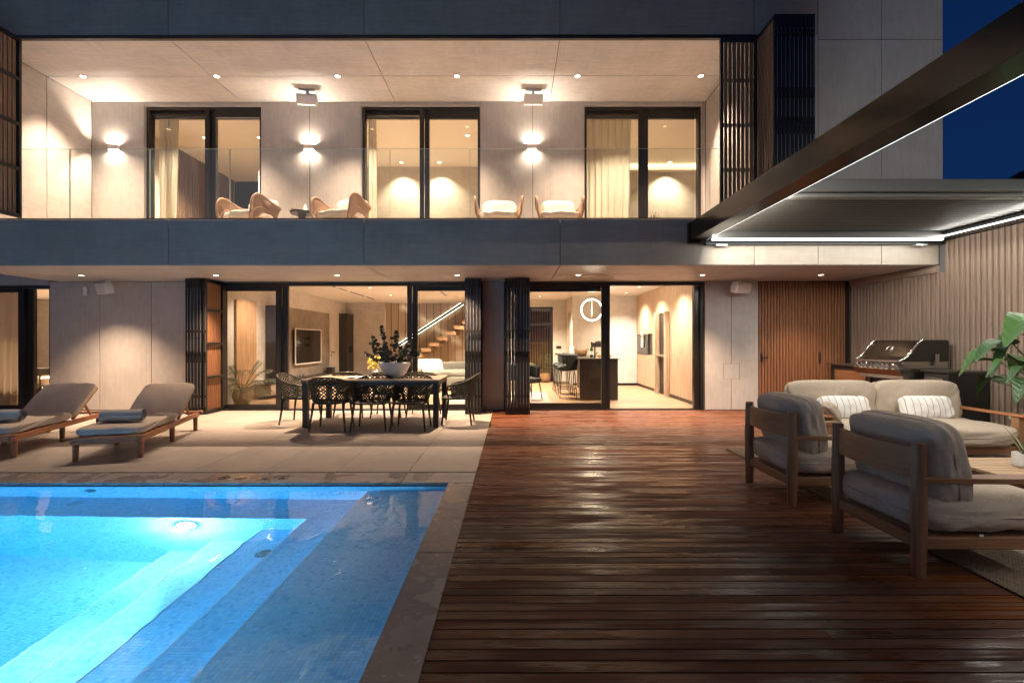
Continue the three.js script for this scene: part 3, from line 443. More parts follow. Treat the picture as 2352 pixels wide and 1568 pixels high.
// ------------------------------------------------------------------ folding shutters
{
  const leafParts = (H, wd) => {
    const bars = [lb(-wd / 2 + 0.022, H / 2, 0, 0.044, H, 0.056), lb(wd / 2 - 0.022, H / 2, 0, 0.044, H, 0.056), lb(0, 0.03, 0, wd - 0.09, 0.06, 0.046), lb(0, H - 0.03, 0, wd - 0.09, 0.06, 0.046)];
    for (const k of [0.27, 0.52, 0.77]) bars.push(lb(0, H * k, 0.012, wd - 0.09, 0.055, 0.026));
    const frame = join(bars), slat = lb(0, H / 2, -0.015, 0.051, H - 0.13, 0.018);
    const seal = join([[0.05, 0.12], [0.14, 0.38], [0.46, 0.60], [0.62, 0.93]].map(([a, b]) => lb(-wd / 2 - 0.0015, H * (a + b) / 2, 0.014, 0.003, H * (b - a), 0.0045)));
    const hinge = join([0.05, 0.45, 0.58, 0.90].flatMap((k) => [lb(-wd / 2 - 0.008, H * k, -0.004, 0.016, 0.10, 0.022), ...[0.02, 0.05, 0.08].map((d) => lb(-wd / 2 - 0.0165, H * k - 0.05 + d, -0.004, 0.003, 0.008, 0.008))]));
    return { frame, slat, seal, hinge, wd };
  };
  const leaf = (t, p, [x, y, Z], turn, m, withSlats = true) => {
    const o = add(t, 'leaf', p.frame, M.frame); o.position.set(x, y, -Z).sub(bases.get(t)); o.rotation.y = turn;
    if (withSlats) { const n = 7, pitch = (p.wd - 0.10) / n; for (let k = 0; k < n; k++) { const s = new THREE.Mesh(p.slat, m); s.name = 'slat'; s.position.x = -p.wd / 2 + 0.05 + pitch * (k + 0.5); o.add(s); } }
    const a = new THREE.Mesh(p.seal, M.silver); a.name = 'seal_strip'; o.add(a);
    const h = new THREE.Mesh(p.hinge, M.frameGloss); h.name = 'hinge'; o.add(h);
    return o;
  };
  const Q = Math.PI / 2, low = leafParts(2.595, 0.575), up = leafParts(2.875, 0.575);
  const stack = (label, xs, y, Zc, p, m) => { const t = thing('folding_shutter', label, 'shutter', [(xs[0] + xs[xs.length - 1]) / 2, y, Zc], { group: 'folding timber shutters' }); xs.forEach((x) => leaf(t, p, [x, y, Zc], Q, m)); return t; };
  // turned so that slats face left and the hinge edge faces the pool
  stack('folded timber shutter stack at the left end of the living room doors', [-6.235, -6.173, -6.111, -6.049, -5.987, -5.895], 0.012, 9.46, low, M.slat);
  stack('folded black-edged shutter stack on the left of the pillar between the doors', [-0.875, -0.813, -0.751, -0.689, -0.627], 0.012, 9.46, low, M.slat);
  stack('folded black-edged shutter stack on the right of the pillar between the doors', [-0.105, -0.043, 0.019, 0.081, 0.143, 0.205, 0.267, 0.315], 0.012, 9.46, low, M.slat);
  stack('open shutter leaf at the left end of the balcony', [-7.90], 3.385, 7.40, up, M.slatDim);
  const t = stack('tall folded shutter stack at the right end of the balcony', [3.935, 3.997, 4.059, 4.121, 4.183, 4.245, 4.307, 4.369, 4.431, 4.48], 3.385, 7.40, up, M.slatDim);
  t.userData.label = 'tall folded shutter stack with one open leaf at the right end of the balcony';
  leaf(t, up, [3.645, 3.385, 7.71], Math.PI, M.slatDim);
}

// ------------------------------------------------------------------ slatted folding door beside the kitchen
{
  const t = thing('slatted_door', 'folding door of upright reddish timber slats beside the outdoor kitchen', 'door', [5.94, 0, 9.75]);
  wadd(t, 'backing', bx(5.03, 6.83, 0.01, 2.61, 9.88, 9.91), M.teakDark);
  for (let k = 0; k < 29; k++) { const x = 5.036 + 0.0618 * k; wadd(t, 'slat', bx(x, x + 0.0455, 0.02, 2.605, 9.755, 9.788, 1), M.slat); }
  wadd(t, 'lever_handle', join([bx(5.07, 5.10, 0.98, 1.16, 9.735, 9.754), bx(5.07, 5.20, 1.055, 1.08, 9.70, 9.72), bx(5.075, 5.095, 1.055, 1.08, 9.72, 9.735)]), M.blackMatt);
  wadd(t, 'pull_handle', rbx(6.24, 6.28, 0.95, 1.18, 9.72, 9.754, 0.015), M.blackMatt);
  wadd(t, 'corner_post', bx(6.79, 6.84, 0.01, 2.61, 9.70, 9.754, 1), M.frame);
}

// ------------------------------------------------------------------ garden wall of upright boards at right
{
  const t = thing('garden_wall', 'tall wall of overlapping upright timber boards at the right edge of the deck', 'wall', [6.95, 0, 7]);
  wadd(t, 'wall_core', bx(6.90, 7.1, -0.1, 2.995, 0.5, 9.76), M.core);
  const shape = new THREE.Shape().moveTo(0, 0).lineTo(0.012, 0).bezierCurveTo(0.026, 0.02, 0.034, 0.045, 0.036, 0.082).lineTo(0, 0.082).closePath(); // x out of the wall, y along it
  const make = (h) => grainUV(new THREE.ExtrudeGeometry(shape, { depth: h, bevelEnabled: false, curveSegments: 5 }).rotateX(-Math.PI / 2).rotateY(Math.PI), 1, [uvSeed() * 6, uvSeed() * 6]);
  const lowV = [make(2.5), make(2.5), make(2.5)], tall = [make(2.985), make(2.985), make(2.985)], r = rng(61);
  for (let k = 0; k < 105; k++) {
    const Z = 9.74 - 0.085 * k, o = add(t, 'board', (Z > F - 0.02 ? lowV : tall)[Math.floor(r() * 3)], M.batten);
    o.position.set(6.905 - 6.95, 0, -Z + 7); o.rotation.y = (r() - 0.5) * 0.015;
  }
  wadd(t, 'cap_strip', bx(6.84, 6.92, 2.505, 2.62, F + 0.02, 9.74, 2), M.batten);
}

// ------------------------------------------------------------------ pergola with light strips
{
  const t = thing('pergola', 'dark metal pergola with retracted louvres and white light strips', 'pergola', [4.8, 2.99, 5]);
  const B = 3.0, TOP = 3.28;
  wadd(t, 'side_beam', bx(2.83, 3.075, B, TOP, -1.5, 7.60, 2), M.beam);
  wadd(t, 'end_cap', bx(2.815, 3.09, B - 0.04, TOP + 0.005, 7.60, 7.69), M.beam);
  wadd(t, 'side_beam', bx(6.68, 6.93, B, TOP, -1.5, 7.60, 2), M.beam);
  wadd(t, 'rear_beam', join([bx(3.078, 6.677, B - 0.01, TOP, 7.37, 7.598, 0), bx(3.09, 6.93, B - 0.06, TOP - 0.01, 7.60, 7.69, 0)]), M.beamGrey);
  wadd(t, 'front_louvre', join([rbx(3.085, 6.67, 3.105, 3.245, 5.44, 5.50, 0.01, 2, 0), rbx(3.085, 6.67, 3.03, 3.075, 5.42, 5.52, 0.012, 2, 0)]), M.beamGrey);
  for (let k = 0; k < 21; k++) { const Z = 5.60 + 0.083 * k; const g = rb(0, 0, 0, 3.58, 0.15, 0.022, 0.008, 2, 0).rotateX(0.30).translate(4.878, 3.155, -Z); wadd(t, 'louvre_blade', g, M.louvre); }
  wadd(t, 'louvre_carrier', bx(6.645, 6.672, 3.03, 3.07, 5.5, 7.35, 2), M.beamGrey);
  for (const x of [3.33, 6.5]) wadd(t, 'fixing_bracket', bx(x - 0.09, x + 0.09, 2.915, 2.938, 7.58, 7.67), M.silver);
  // light strips
  const a = wadd(t, 'light_strip', bx(3.10, 6.66, B - 0.040, B - 0.011, 7.38, 7.425, 0), coolFace);
  wadd(t, 'light_strip', bx(6.664, 6.678, B + 0.012, B + 0.045, -1.4, 7.56, 2), coolFace);
  wadd(t, 'light_strip', bx(3.076, 3.081, B + 0.001, B + 0.008, -1.4, 7.56, 2), coolFace);
  area(t, [4.88, B - 0.043, 7.40], [4.88, B - 1, 7.62], 3.5, 0.03, new THREE.Color().setRGB(0.95, 1.0, 0.98), 25);
  area(t, [6.655, B + 0.02, 4.5], [6.0, B - 0.6, 4.5], 6.0, 0.02, COOL, 200);
  area(t, [3.095, B + 0.005, 3.2], [4.095, B - 0.32, 3.2], 8.6, 0.007, COOL, 2000);
}
// ------------------------------------------------------------------ fixed lamps
const trimG = new THREE.TorusGeometry(0.052, 0.007, 6, 28).rotateX(Math.PI / 2), faceG = new THREE.CylinderGeometry(0.046, 0.046, 0.006, 28);
const ORD = ['first', 'second', 'third', 'fourth', 'fifth', 'sixth', 'seventh'];
function downlight(label, x, y, Z, cd, angle, pen, group, color = WARM, aim = [0, 0]) {
  const t = thing('recessed_downlight', label, 'downlight', [x, y, Z], { group });
  add(t, 'trim_ring', trimG, M.frame); const f = add(t, 'lamp_face', faceG, lampFace); f.position.y = 0.0;
  spot(t, [x, y - 0.014, Z], [x + aim[0], y - 2, Z + aim[1]], color, cd, angle, pen, 1.6);
}
[-7.89, -5.43, -3.21, -1.01, 1.21, 3.48].forEach((x, k) => downlight(ORD[k] + ' recessed downlight from the left in the balcony ceiling', x, ROOF - 0.004, 8.81, 125, 42, 0.8, 'balcony ceiling downlights'));
[-7.93, -5.45, -3.22, -1.01, 1.22, 3.51, 5.69].forEach((x, k) => downlight(ORD[k] + ' recessed downlight from the left in the terrace soffit', x, SOF - 0.004, 8.81, k === 6 ? 26 : 78, 50, 0.9, 'terrace soffit downlights', WARMER));
// wall lamps shining up and down
[[-8.09, 'white up and down wall lamp at the left end of the balcony'], [-4.122, 'white up and down wall lamp between the left and middle balcony windows'], [0.41, 'white up and down wall lamp between the middle and right balcony windows']].forEach(([x, label]) => {
  const y = 5.345, t = thing('wall_lamp', label, 'wall lamp', [x, y, W_], { group: 'balcony wall lamps' });
  add(t, 'housing', join([lb(0, 0, 0.063, 0.19, 0.11, 0.006), lb(-0.092, 0, 0.03, 0.006, 0.11, 0.058), lb(0.092, 0, 0.03, 0.006, 0.11, 0.058), lb(0, 0, 0.03, 0.178, 0.012, 0.058)]), M.white);
  for (const s of [-1, 1]) { add(t, 'lamp_face', lb(0, s * 0.012, 0.022, 0.16, 0.008, 0.028), lampFace); area(t, [x, y + s * 0.0175, W_ - 0.022], [x, y + s, W_ - 0.022], 0.15, 0.022, new THREE.Color().setRGB(1, 0.81, 0.66), 4100); }
});
// loudspeakers on brackets
[[-3.98, 6.10, 9.30, 'white loudspeaker under the balcony ceiling beside the left window'], [0.42, 6.10, 9.30, 'white loudspeaker under the balcony ceiling beside the right window'], [-8.02, 2.45, 9.42, 'white loudspeaker high on the wall above the sun loungers'], [4.54, 2.46, 9.48, 'white loudspeaker high on the wall beside the slatted door']].forEach(([x, y, Z, label], k) => {
  const t = thing('loudspeaker', label, 'speaker', [x, y, Z], { group: 'wall loudspeakers', turn: [0.12, 0.05, -0.5, 0.45][k] }); t.scale.setScalar(k < 2 ? 0.82 : 0.9);
  const shape = new THREE.Shape().moveTo(-0.2, -0.10).lineTo(0.2, -0.10).quadraticCurveTo(0.225, 0, 0.2, 0.10).lineTo(-0.2, 0.10).quadraticCurveTo(-0.225, 0, -0.2, -0.10).closePath();
  const body = new THREE.ExtrudeGeometry(shape, { depth: 0.10, bevelEnabled: true, bevelThickness: 0.03, bevelSize: 0.02, bevelSegments: 4, curveSegments: 8 }).translate(0, 0, -0.05).rotateX(k < 2 ? 0.55 : 0.25);
  add(t, 'cabinet', body, M.white); add(t, 'grille', rb(0, -0.002, 0.0, 0.39, 0.19, 0.012, 0.03, 3).translate(0, 0, 0.082).rotateX(k < 2 ? 0.55 : 0.25), M.ceramic);
  add(t, 'bracket', join([lb(0, 0.12, -0.06, 0.06, 0.16, 0.08), lb(0.24 * (k === 2 ? 1 : k === 3 ? -1 : 0.9), 0, -0.02, 0.03, 0.09, 0.08)]), M.white);
  if (k < 2) add(t, 'mounting_plate', rb(0, 0.208, -0.06, 0.36, 0.022, 0.22, 0.01, 2), M.white);
});
{ const t = thing('motion_sensor', 'small white cylinder sensor on the wall left of the loudspeaker', 'sensor', [-8.63, 2.42, 9.68]); add(t, 'body', new THREE.CylinderGeometry(0.038, 0.038, 0.18, 20).rotateZ(0.06), M.white); add(t, 'arm', lb(0, 0.02, -0.04, 0.03, 0.03, 0.07), M.white); }
{ const t = thing('power_socket', 'black outdoor power socket low on the wall behind the loungers', 'socket', [-8.64, 0.42, 9.735]); add(t, 'plate', rb(0, 0, 0, 0.165, 0.10, 0.03, 0.01), M.blackMatt); add(t, 'cover', lb(0, 0.006, 0.018, 0.14, 0.07, 0.008), M.frame); }

// interior lamps
const inSpots = [
  [-3.84, CEIL, 12.95, 'recessed living room spotlight nearest the glass'], [-3.8, CEIL, 15.0, 'recessed living room spotlight before the entrance door'], [-1.6, CEIL, 12.4, 'recessed living room spotlight over the sofa'], [-1.2, CEIL, 16.0, 'recessed spotlight over the stairs'], [-5.6, CEIL, 11.2, 'recessed spotlight over the potted palm'],
  [3.40, CEIL, 12.75, 'recessed kitchen spotlight nearest the open door'], [3.42, CEIL, 14.3, 'recessed kitchen spotlight before the back wall'], [0.7, CEIL, 12.6, 'recessed spotlight over the indoor dining chairs'], [0.9, CEIL, 15.4, 'recessed spotlight before the back window'], [3.40, CEIL, 11.1, 'recessed kitchen spotlight just inside the open door'],
];
inSpots.forEach(([x, y, Z, label], k) => downlight(label, x, y - 0.004, Z, k === 4 ? 28 : k === 5 || k === 6 || k === 9 ? 54 : 128, 62, 0.7, 'interior recessed spotlights', k === 5 || k === 6 || k === 9 ? new THREE.Color().setRGB(1, 0.84, 0.69) : new THREE.Color().setRGB(1.0, 0.82, 0.66)));
[[-9.6, 13.2, 120], [-11.2, 12.0, 150]].forEach(([x, Z, cd], k) => downlight(k ? 'recessed bedroom spotlight behind the drapes' : 'recessed bedroom spotlight before the back wall', x, 2.62 - 0.004, Z, cd, 62, 0.7, 'interior recessed spotlights', WARMER));
[[-7.0, 10.9, 12, 'ceiling spotlight behind the left upper window near the curtain'], [-5.75, 10.9, 12, 'ceiling spotlight behind the right pane of the left upper window'], [-5.4, 13.0, 7, 'ceiling spotlight deep in the left upper room'],
  [-2.87, 12.42, 13, 'left of the ceiling spotlights before the back wall of the middle upper room'], [-1.88, 12.42, 13, 'right of the ceiling spotlights before the back wall of the middle upper room'], [-3.1, 10.8, 14, 'ceiling spotlight near the curtain of the middle upper window'], [-1.0, 10.8, 12, 'ceiling spotlight near the right pane of the middle upper window'],
  [4.1, 12.42, 15, 'ceiling spotlight before the back wall of the right upper room'], [2.3, 11.0, 15, 'ceiling spotlight near the curtain of the right upper window']].forEach(([x, Z, cd, label]) => downlight(label, x, UCEIL - 0.004, Z, cd * (Z > 12.2 ? 2.0 : 8.6), 56, 0.5, 'upper room spotlights', new THREE.Color().setRGB(1, 0.85, 0.67)));
{ // cove light in the right upper room
  const t = thing('cove_light', 'glowing strip of cove light along the ceiling of the right upper room', 'light strip', [2.2, 5.98, 12.7]);
  wadd(t, 'cove_profile', bx(0.6, 5.18, 5.90, 5.93, 12.62, 12.748, 0), M.ceiling); wadd(t, 'light_strip', bx(0.6, 5.18, 5.931, 5.942, 12.66, 12.69, 0), glow(new THREE.Color().setRGB(1, 0.83, 0.5), 8)); area(t, [2.9, 5.95, 12.675], [2.9, 6.5, 12.70], 4.4, 0.03, new THREE.Color().setRGB(1, 0.83, 0.5), 30);
}
{ // hanging ring lamp over the kitchen island
  const t = thing('ring_pendant', 'glowing ring pendant lamp hanging over the kitchen island', 'pendant lamp', [2.05, 2.21, 12.3]), rm = glow(new THREE.Color().setRGB(1, 0.93, 0.82), 7);
  add(t, 'light_ring', new THREE.TorusGeometry(0.275, 0.016, 10, 56).rotateY(0.12), rm); 
  for (const [x, z] of [[0, 0]]) add(t, 'cord', rod(V3(x, -0.16, z), V3(x, CEIL - 2.21, z), 0.003, 0.003, 5), M.white);
  point(t, [2.05, 2.16, 12.12], new THREE.Color().setRGB(1, 0.86, 0.66), 7, 6);
}
// ------------------------------------------------------------------ soft shapes and leaves
const cushNoise = noise2(91, 7, 7), cushNoise2 = noise2(92, 15, 15);
function cushion(w, h, d, o = {}) { // a stuffed cushion: box with fat rounded edges, bulging faces and shallow creases
  const n = o.n ?? 16, g0 = new THREE.BoxGeometry(2, 2, 2, n, Math.max(6, Math.round(n * 0.6)), n), p = g0.attributes.position, e = o.e ?? 5, s = o.seed ?? 0, cr = o.crease ?? 0.012, puff = o.puff ?? 0.25, ax = o.flat ?? 1;
  for (let i = 0; i < p.count; i++) {
    let v = [p.getX(i), p.getY(i), p.getZ(i)];
    const L = Math.pow(v.reduce((a, c) => a + Math.pow(Math.abs(c), e), 0), 1 / e); v = v.map((c) => c / L);
    const oth = [0, 1, 2].filter((k) => k !== ax), edge = Math.max(0, 1 - Math.pow(Math.abs(v[oth[0]]), 2.4)) * Math.max(0, 1 - Math.pow(Math.abs(v[oth[1]]), 2.4));
    v[ax] *= 1 - puff + puff * (0.25 + 0.75 * edge) * 1.25;
    const rid = 1 - Math.abs(2 * cushNoise2(v[0] * 0.5 + v[1] * 0.23 + s * 1.3, v[2] * 0.5 - v[1] * 0.31 + s) - 1), f = cr * 0.14 * (rid * rid * rid - 0.35) + cr * (cushNoise(v[0] * 0.5 + s, v[2] * 0.5 + v[1] * 0.3 + s) - 0.5) * 2 + cr * 0.5 * (cushNoise2(v[0] * 0.5 + s, v[2] * 0.5 + v[1] * 0.4) - 0.5) * 2;
    p.setXYZ(i, v[0] * w / 2 + f * v[0], v[1] * h / 2 + f * (ax === 1 ? 1 : 0.4) * Math.sign(v[1]), v[2] * d / 2 + f * v[2]);
  }
  g0.deleteAttribute('uv'); g0.deleteAttribute('normal');
  const g = mergeVertices(g0, 1e-4); g.computeVertexNormals(); const k = g.toNonIndexed(); return grainUV(k, 0, [s, s * 1.7]);
}
function piping(w, h, d, flat = 1, e = 5, at = 0) { // corded seam round the widest line of a cushion
  const pts = []; for (let i = 0; i < 56; i++) { const a = i / 56 * 2 * Math.PI, c = Math.cos(a), s = Math.sin(a), L = Math.pow(Math.pow(Math.abs(c), e) + Math.pow(Math.abs(s), e), -1 / e) * 1.004; pts.push(flat === 1 ? V3(c * L * w / 2, at, s * L * d / 2) : flat === 2 ? V3(c * L * w / 2, s * L * h / 2, at) : V3(at, s * L * h / 2, c * L * d / 2)); }
  return tube(pts, 0.0045, 112, 5, true);
}
function blade(pts, w, o = {}) { // a strip leaf along a polyline: width profile, folded along the midrib
  const n = o.n ?? 8, c = new THREE.CatmullRomCurve3(pts), pos = [], idx = [], up = o.up ?? V3(0, 1, 0), uv = [];
  for (let i = 0; i <= n; i++) {
    const t = i / n, q = c.getPoint(t), tan = c.getTangent(t), side = tan.clone().cross(up).normalize(), nor = side.clone().cross(tan).normalize(), ww = w * (o.shape ? o.shape(t) : Math.pow(Math.sin(Math.PI * Math.min(1, t * 0.96 + 0.04)), 0.7)) / 2, fold = (o.fold ?? 0.25) * ww, wave = (o.wave ?? 0) * Math.sin(t * 9 + (o.ph ?? 0));
    const a = q.clone().addScaledVector(side, -ww).addScaledVector(nor, fold + wave), b = q.clone().addScaledVector(side, ww).addScaledVector(nor, fold - wave), am = q.clone().lerp(a, 0.5).addScaledVector(nor, fold * 0.12), bm = q.clone().lerp(b, 0.5).addScaledVector(nor, fold * 0.12);
    for (const v of [a, am, q, bm, b]) pos.push(v.x, v.y, v.z); for (const k of [0, 0.25, 0.5, 0.75, 1]) uv.push(k, t);
    if (i < n) for (let k = 0; k < 4; k++) { const s = i * 5 + k; idx.push(s, s + 5, s + 1, s + 1, s + 5, s + 6); }
  }
  const g = new THREE.BufferGeometry(); g.setAttribute('position', new THREE.Float32BufferAttribute(pos, 3)); g.setAttribute('uv', new THREE.Float32BufferAttribute(uv, 2)); g.setIndex(idx); g.computeVertexNormals(); return g;
}
function frond(base, dir, len, droop, r, leafLen = 0.28, count = 22) { // palm frond: rachis and two rows of leaflets
  const h = V3(dir.x, 0, dir.z).normalize(), pts = [0, 0.33, 0.66, 1].map((t) => base.clone().addScaledVector(dir, len * t).add(V3(0, -droop * t * t, 0)));
  const c = new THREE.CatmullRomCurve3(pts), list = [new THREE.TubeGeometry(c, 10, 0.006, 5)];
  for (let i = 0; i < count; i++) for (const s of [-1, 1]) {
    const t = 0.45 + 0.55 * i / count, q = c.getPoint(t), tan = c.getTangent(t), side = tan.clone().cross(V3(0, 1, 0)).normalize().multiplyScalar(s), L = leafLen * (0.55 + 0.45 * Math.sin(Math.PI * Math.min(1, (t - 0.25) * 1.25))) * (0.85 + 0.3 * r());
    const d = tan.clone().multiplyScalar(0.32).add(side).add(V3(0, 0.1 + 0.2 * r(), 0)).normalize();
    list.push(blade([q, q.clone().addScaledVector(d, L * 0.5), q.clone().addScaledVector(d, L).add(V3(0, -L * 0.5, 0))], 0.016, { n: 3, fold: 0.3 }));
  }
  return join(list);
}
function lathe(pts, seg = 40) { return new THREE.LatheGeometry(pts.map(([x, y]) => new THREE.Vector2(x, y)), seg); }
function drape(w, h, folds, depth, gather = 1, seed = 1) { // hanging cloth, x across, y up from 0, gathered towards a hem that may be narrower
  const g = new THREE.PlaneGeometry(w, h, folds * 8, 16).translate(w / 2, h / 2, 0), p = g.attributes.position, r = rng(seed), ph = [...Array(folds + 1)].map(() => 0.7 + 0.6 * r());
  for (let i = 0; i < p.count; i++) { const u = p.getX(i) / w, v = p.getY(i) / h, k = Math.floor(u * folds), a = Math.sin(u * folds * 2 * Math.PI) * depth * ph[Math.min(k, folds)] * (0.5 + 0.5 * (1 - v)); p.setXYZ(i, u * w * lerp(gather, 1, v) + 0.01 * Math.sin(u * 40 + v * 3), p.getY(i), a); }
  g.computeVertexNormals(); return g;
}

// ------------------------------------------------------------------ things inside, ground floor
{ // television
  const t = thing('television', 'large flat black television on the brown stone wall', 'television', [-6.15, 1.25, 14.5]);
  wadd(t, 'housing', bx(-6.26, -6.175, 0.80, 1.72, 13.7, 15.35), M.blackMatt); wadd(t, 'tv_screen', bx(-6.172, -6.168, 0.765, 1.755, 13.63, 15.42), M.screen);
  wadd(t, 'bezel', join([bx(-6.176, -6.15, 1.755, 1.785, 13.6, 15.45), bx(-6.176, -6.15, 0.735, 0.765, 13.6, 15.45), bx(-6.176, -6.151, 0.765, 1.755, 13.6, 13.63), bx(-6.176, -6.151, 0.765, 1.755, 15.42, 15.45)]), M.ceramic);
}
{ const t = thing('media_unit', 'long low timber media unit under the television', 'media unit', [-6.0, 0, 13.9]); wadd(t, 'carcass', bx(-6.265, -5.87, 0.10, 0.335, 11.6, 16.3, 2), M.taupe); wadd(t, 'top', bx(-6.268, -5.86, 0.337, 0.36, 11.58, 16.32, 2), M.darkCab); for (let k = 0; k < 4; k++) wadd(t, 'drawer_front', bx(-5.868, -5.85, 0.11, 0.33, 11.61 + 1.172 * k, 12.77 + 1.172 * k, 2), M.taupe); }
{ const t = thing('wall_shelf_tower', 'tall dark narrow wall cabinet left of the television', 'cabinet', [-6.2, 0.45, 12.45]); wadd(t, 'cabinet_body', bx(-6.298, -6.04, 0.45, 2.33, 12.22, 12.75, 1), M.darkCab); wadd(t, 'door', bx(-6.038, -6.025, 0.46, 2.32, 12.23, 12.74, 1), M.frame); }
{ const t = thing('photo_box', 'small grey storage box on the media unit', 'box', [-6.05, 0.36, 15.95]); add(t, 'box_body', rb(0, 0.10, 0, 0.2, 0.2, 0.28, 0.01), M.darkCab); add(t, 'lid', lb(0, 0.21, 0, 0.21, 0.025, 0.29), M.silver); }
{ const t = thing('ornament_row', 'row of small dark ornaments and a white candle on the media unit', 'ornament', [-6.05, 0.36, 13.2]); add(t, 'candle', new THREE.CylinderGeometry(0.05, 0.05, 0.15, 16).translate(0, 0.075, 0.25), M.white); for (let k = 0; k < 7; k++) add(t, 'ornament', lathe([[0, 0], [0.03, 0], [0.034, 0.03], [0.015, 0.06], [0.02, 0.08], [0, 0.1]], 10).translate(0.02 * (k % 2), 0, -0.05 - 0.11 * k), M.darkCab); }
function palm(name, label, pos, s, n, pot, seed, lean = 0, up = 1.0) {
  const t = thing(name, label, 'plant', pos), r = rng(seed); pot(t);
  const y0 = t.userData.top ?? 0.4; delete t.userData.top;
  for (let k = 0; k < n; k++) { const a = k * 2.4 + r() * 0.6, el = (0.62 + 0.8 * r()) * up, d = V3(Math.cos(a) * Math.cos(el) + lean * 0.3, Math.sin(el), Math.sin(a) * Math.cos(el)).normalize(); add(t, 'frond', frond(V3(Math.cos(a) * 0.05, y0, Math.sin(a) * 0.05), d, s * (0.75 + 0.45 * r()), s * (0.15 + 0.62 * Math.cos(el)) * (0.7 + 0.6 * r()), r, 0.24 * s, 14), M.palmLeaf); }
  return t;
}
palm('potted_palm', 'leafy palm in a round clay pot behind the living room glass', [-5.98, 0, 10.62], 0.92, 15, (t) => { add(t, 'pot', lathe([[0, 0], [0.13, 0], [0.16, 0.04], [0.212, 0.19], [0.204, 0.27], [0.172, 0.32], [0.19, 0.345], [0.19, 0.37], [0.16, 0.37], [0.15, 0.32], [0, 0.32]]), M.clay); add(t, 'soil', new THREE.CylinderGeometry(0.15, 0.15, 0.02, 24).translate(0, 0.325, 0), M.soil); t.userData.top = 0.32; }, 71, 0.9);
palm('basket_palm', 'upright palm in a woven basket before the back window', [1.13, 0, 16.45], 1.15, 10, (t) => { add(t, 'basket', lathe([[0, 0], [0.15, 0], [0.175, 0.1], [0.175, 0.24], [0.155, 0.31], [0.14, 0.31], [0.15, 0.2], [0, 0.2]]), M.wicker); t.userData.top = 0.22; }, 72, 0, 1.15);
{ // staircase
  const t = thing('staircase', 'floating oak stair treads rising along the grooved wall', 'staircase', [-2.5, 0, 17.6]);
  for (let n = -5; n <= 7; n++) { const x = -3.25 + 0.295 * n, y = 1.165 + 0.2 * n; if (y > 2.8) continue; wadd(t, 'tread', rbx(x, x + 0.355, y - 0.13, y, 17.0, 18.186, 0.006, 2, 0), M.oakTread); }
  const a = V3(-4.27, 1.28, -18.12), b = V3(-1.86, 2.845, -18.12), off = V3(-0.545, 0.84, 0).multiplyScalar(0.05), lm = glow(new THREE.Color().setRGB(1, 0.9, 0.72), 7);
  wadd(t, 'handrail', bar(a, b, 0.05, 0.085), M.blackMatt);
  for (const s of [-1, 1]) wadd(t, 'light_strip', bar(a.clone().addScaledVector(off, s * 1.06), b.clone().addScaledVector(off, s * 1.06), 0.02, 0.016), lm);
  const l = area(t, [-3.06, 2.02, 18.06], [-3.06, 2.0, 19], 2.7, 0.05, new THREE.Color().setRGB(1, 0.88, 0.68), 6); l.rotateZ(-0.575);
}
{ const t = thing('sofa_indoor', 'pale sofa with white cushions in front of the stairs', 'sofa', [-1.9, 0, 14.1], { turn: 0.25 }); add(t, 'base', rb(0, 0.24, 0, 1.9, 0.30, 0.95, 0.06, 3), M.sage); add(t, 'backrest', cushion(1.9, 0.45, 0.28, { seed: 0.2, flat: 2 }).translate(0, 0.56, -0.36), M.sage); for (const s of [-1, 1]) add(t, 'armrest', cushion(0.26, 0.42, 0.95, { seed: 0.3, flat: 0 }).translate(s * 0.88, 0.45, 0), M.sage); add(t, 'seat_cushion', cushion(1.55, 0.2, 0.7, { seed: 0.5 }).translate(0, 0.47, 0.1), M.sage); for (const x of [-0.7, -0.35]) add(t, 'throw_pillow', cushion(0.45, 0.42, 0.16, { seed: x, flat: 2 }).rotateX(-0.35).rotateY(0.2).translate(x, 0.68, -0.12), M.whiteFabric); }
{ const t = thing('flower_vase', 'vase of yellow flowers on a low table inside the living room', 'flowers', [-3.55, 0.45, 12.4]), r = rng(83); add(t, 'vase', lathe([[0, 0], [0.06, 0], [0.10, 0.1], [0.05, 0.22], [0.06, 0.25]], 20), M.white); const pet = []; for (let k = 0; k < 120; k++) { const a = r() * 6.28, q = V3(Math.cos(a) * 0.2 * r(), 0.26 + 0.28 * r(), Math.sin(a) * 0.2 * r()); pet.push(new THREE.OctahedronGeometry(0.018 + 0.02 * r()).translate(q.x, q.y, q.z)); } add(t, 'blossom', join(pet), M.yellow); add(t, 'stems', join([...Array(8)].map((_, k) => rod(V3(0, 0.2, 0), V3(0.1 * Math.cos(k), 0.42, 0.1 * Math.sin(k)), 0.004, 0.003, 5))), M.stem); }
{ const t = thing('low_table', 'low white table inside the living room under the flowers', 'table', [-3.3, 0, 12.4]); add(t, 'table_top', rb(0, 0.43, 0, 1.3, 0.04, 0.7, 0.015), M.white); for (const [x, z] of [[-0.55, -0.27], [0.55, -0.27], [-0.55, 0.27], [0.55, 0.27]]) add(t, 'leg', rod(V3(x, 0, z), V3(x, 0.42, z), 0.02), M.white); }
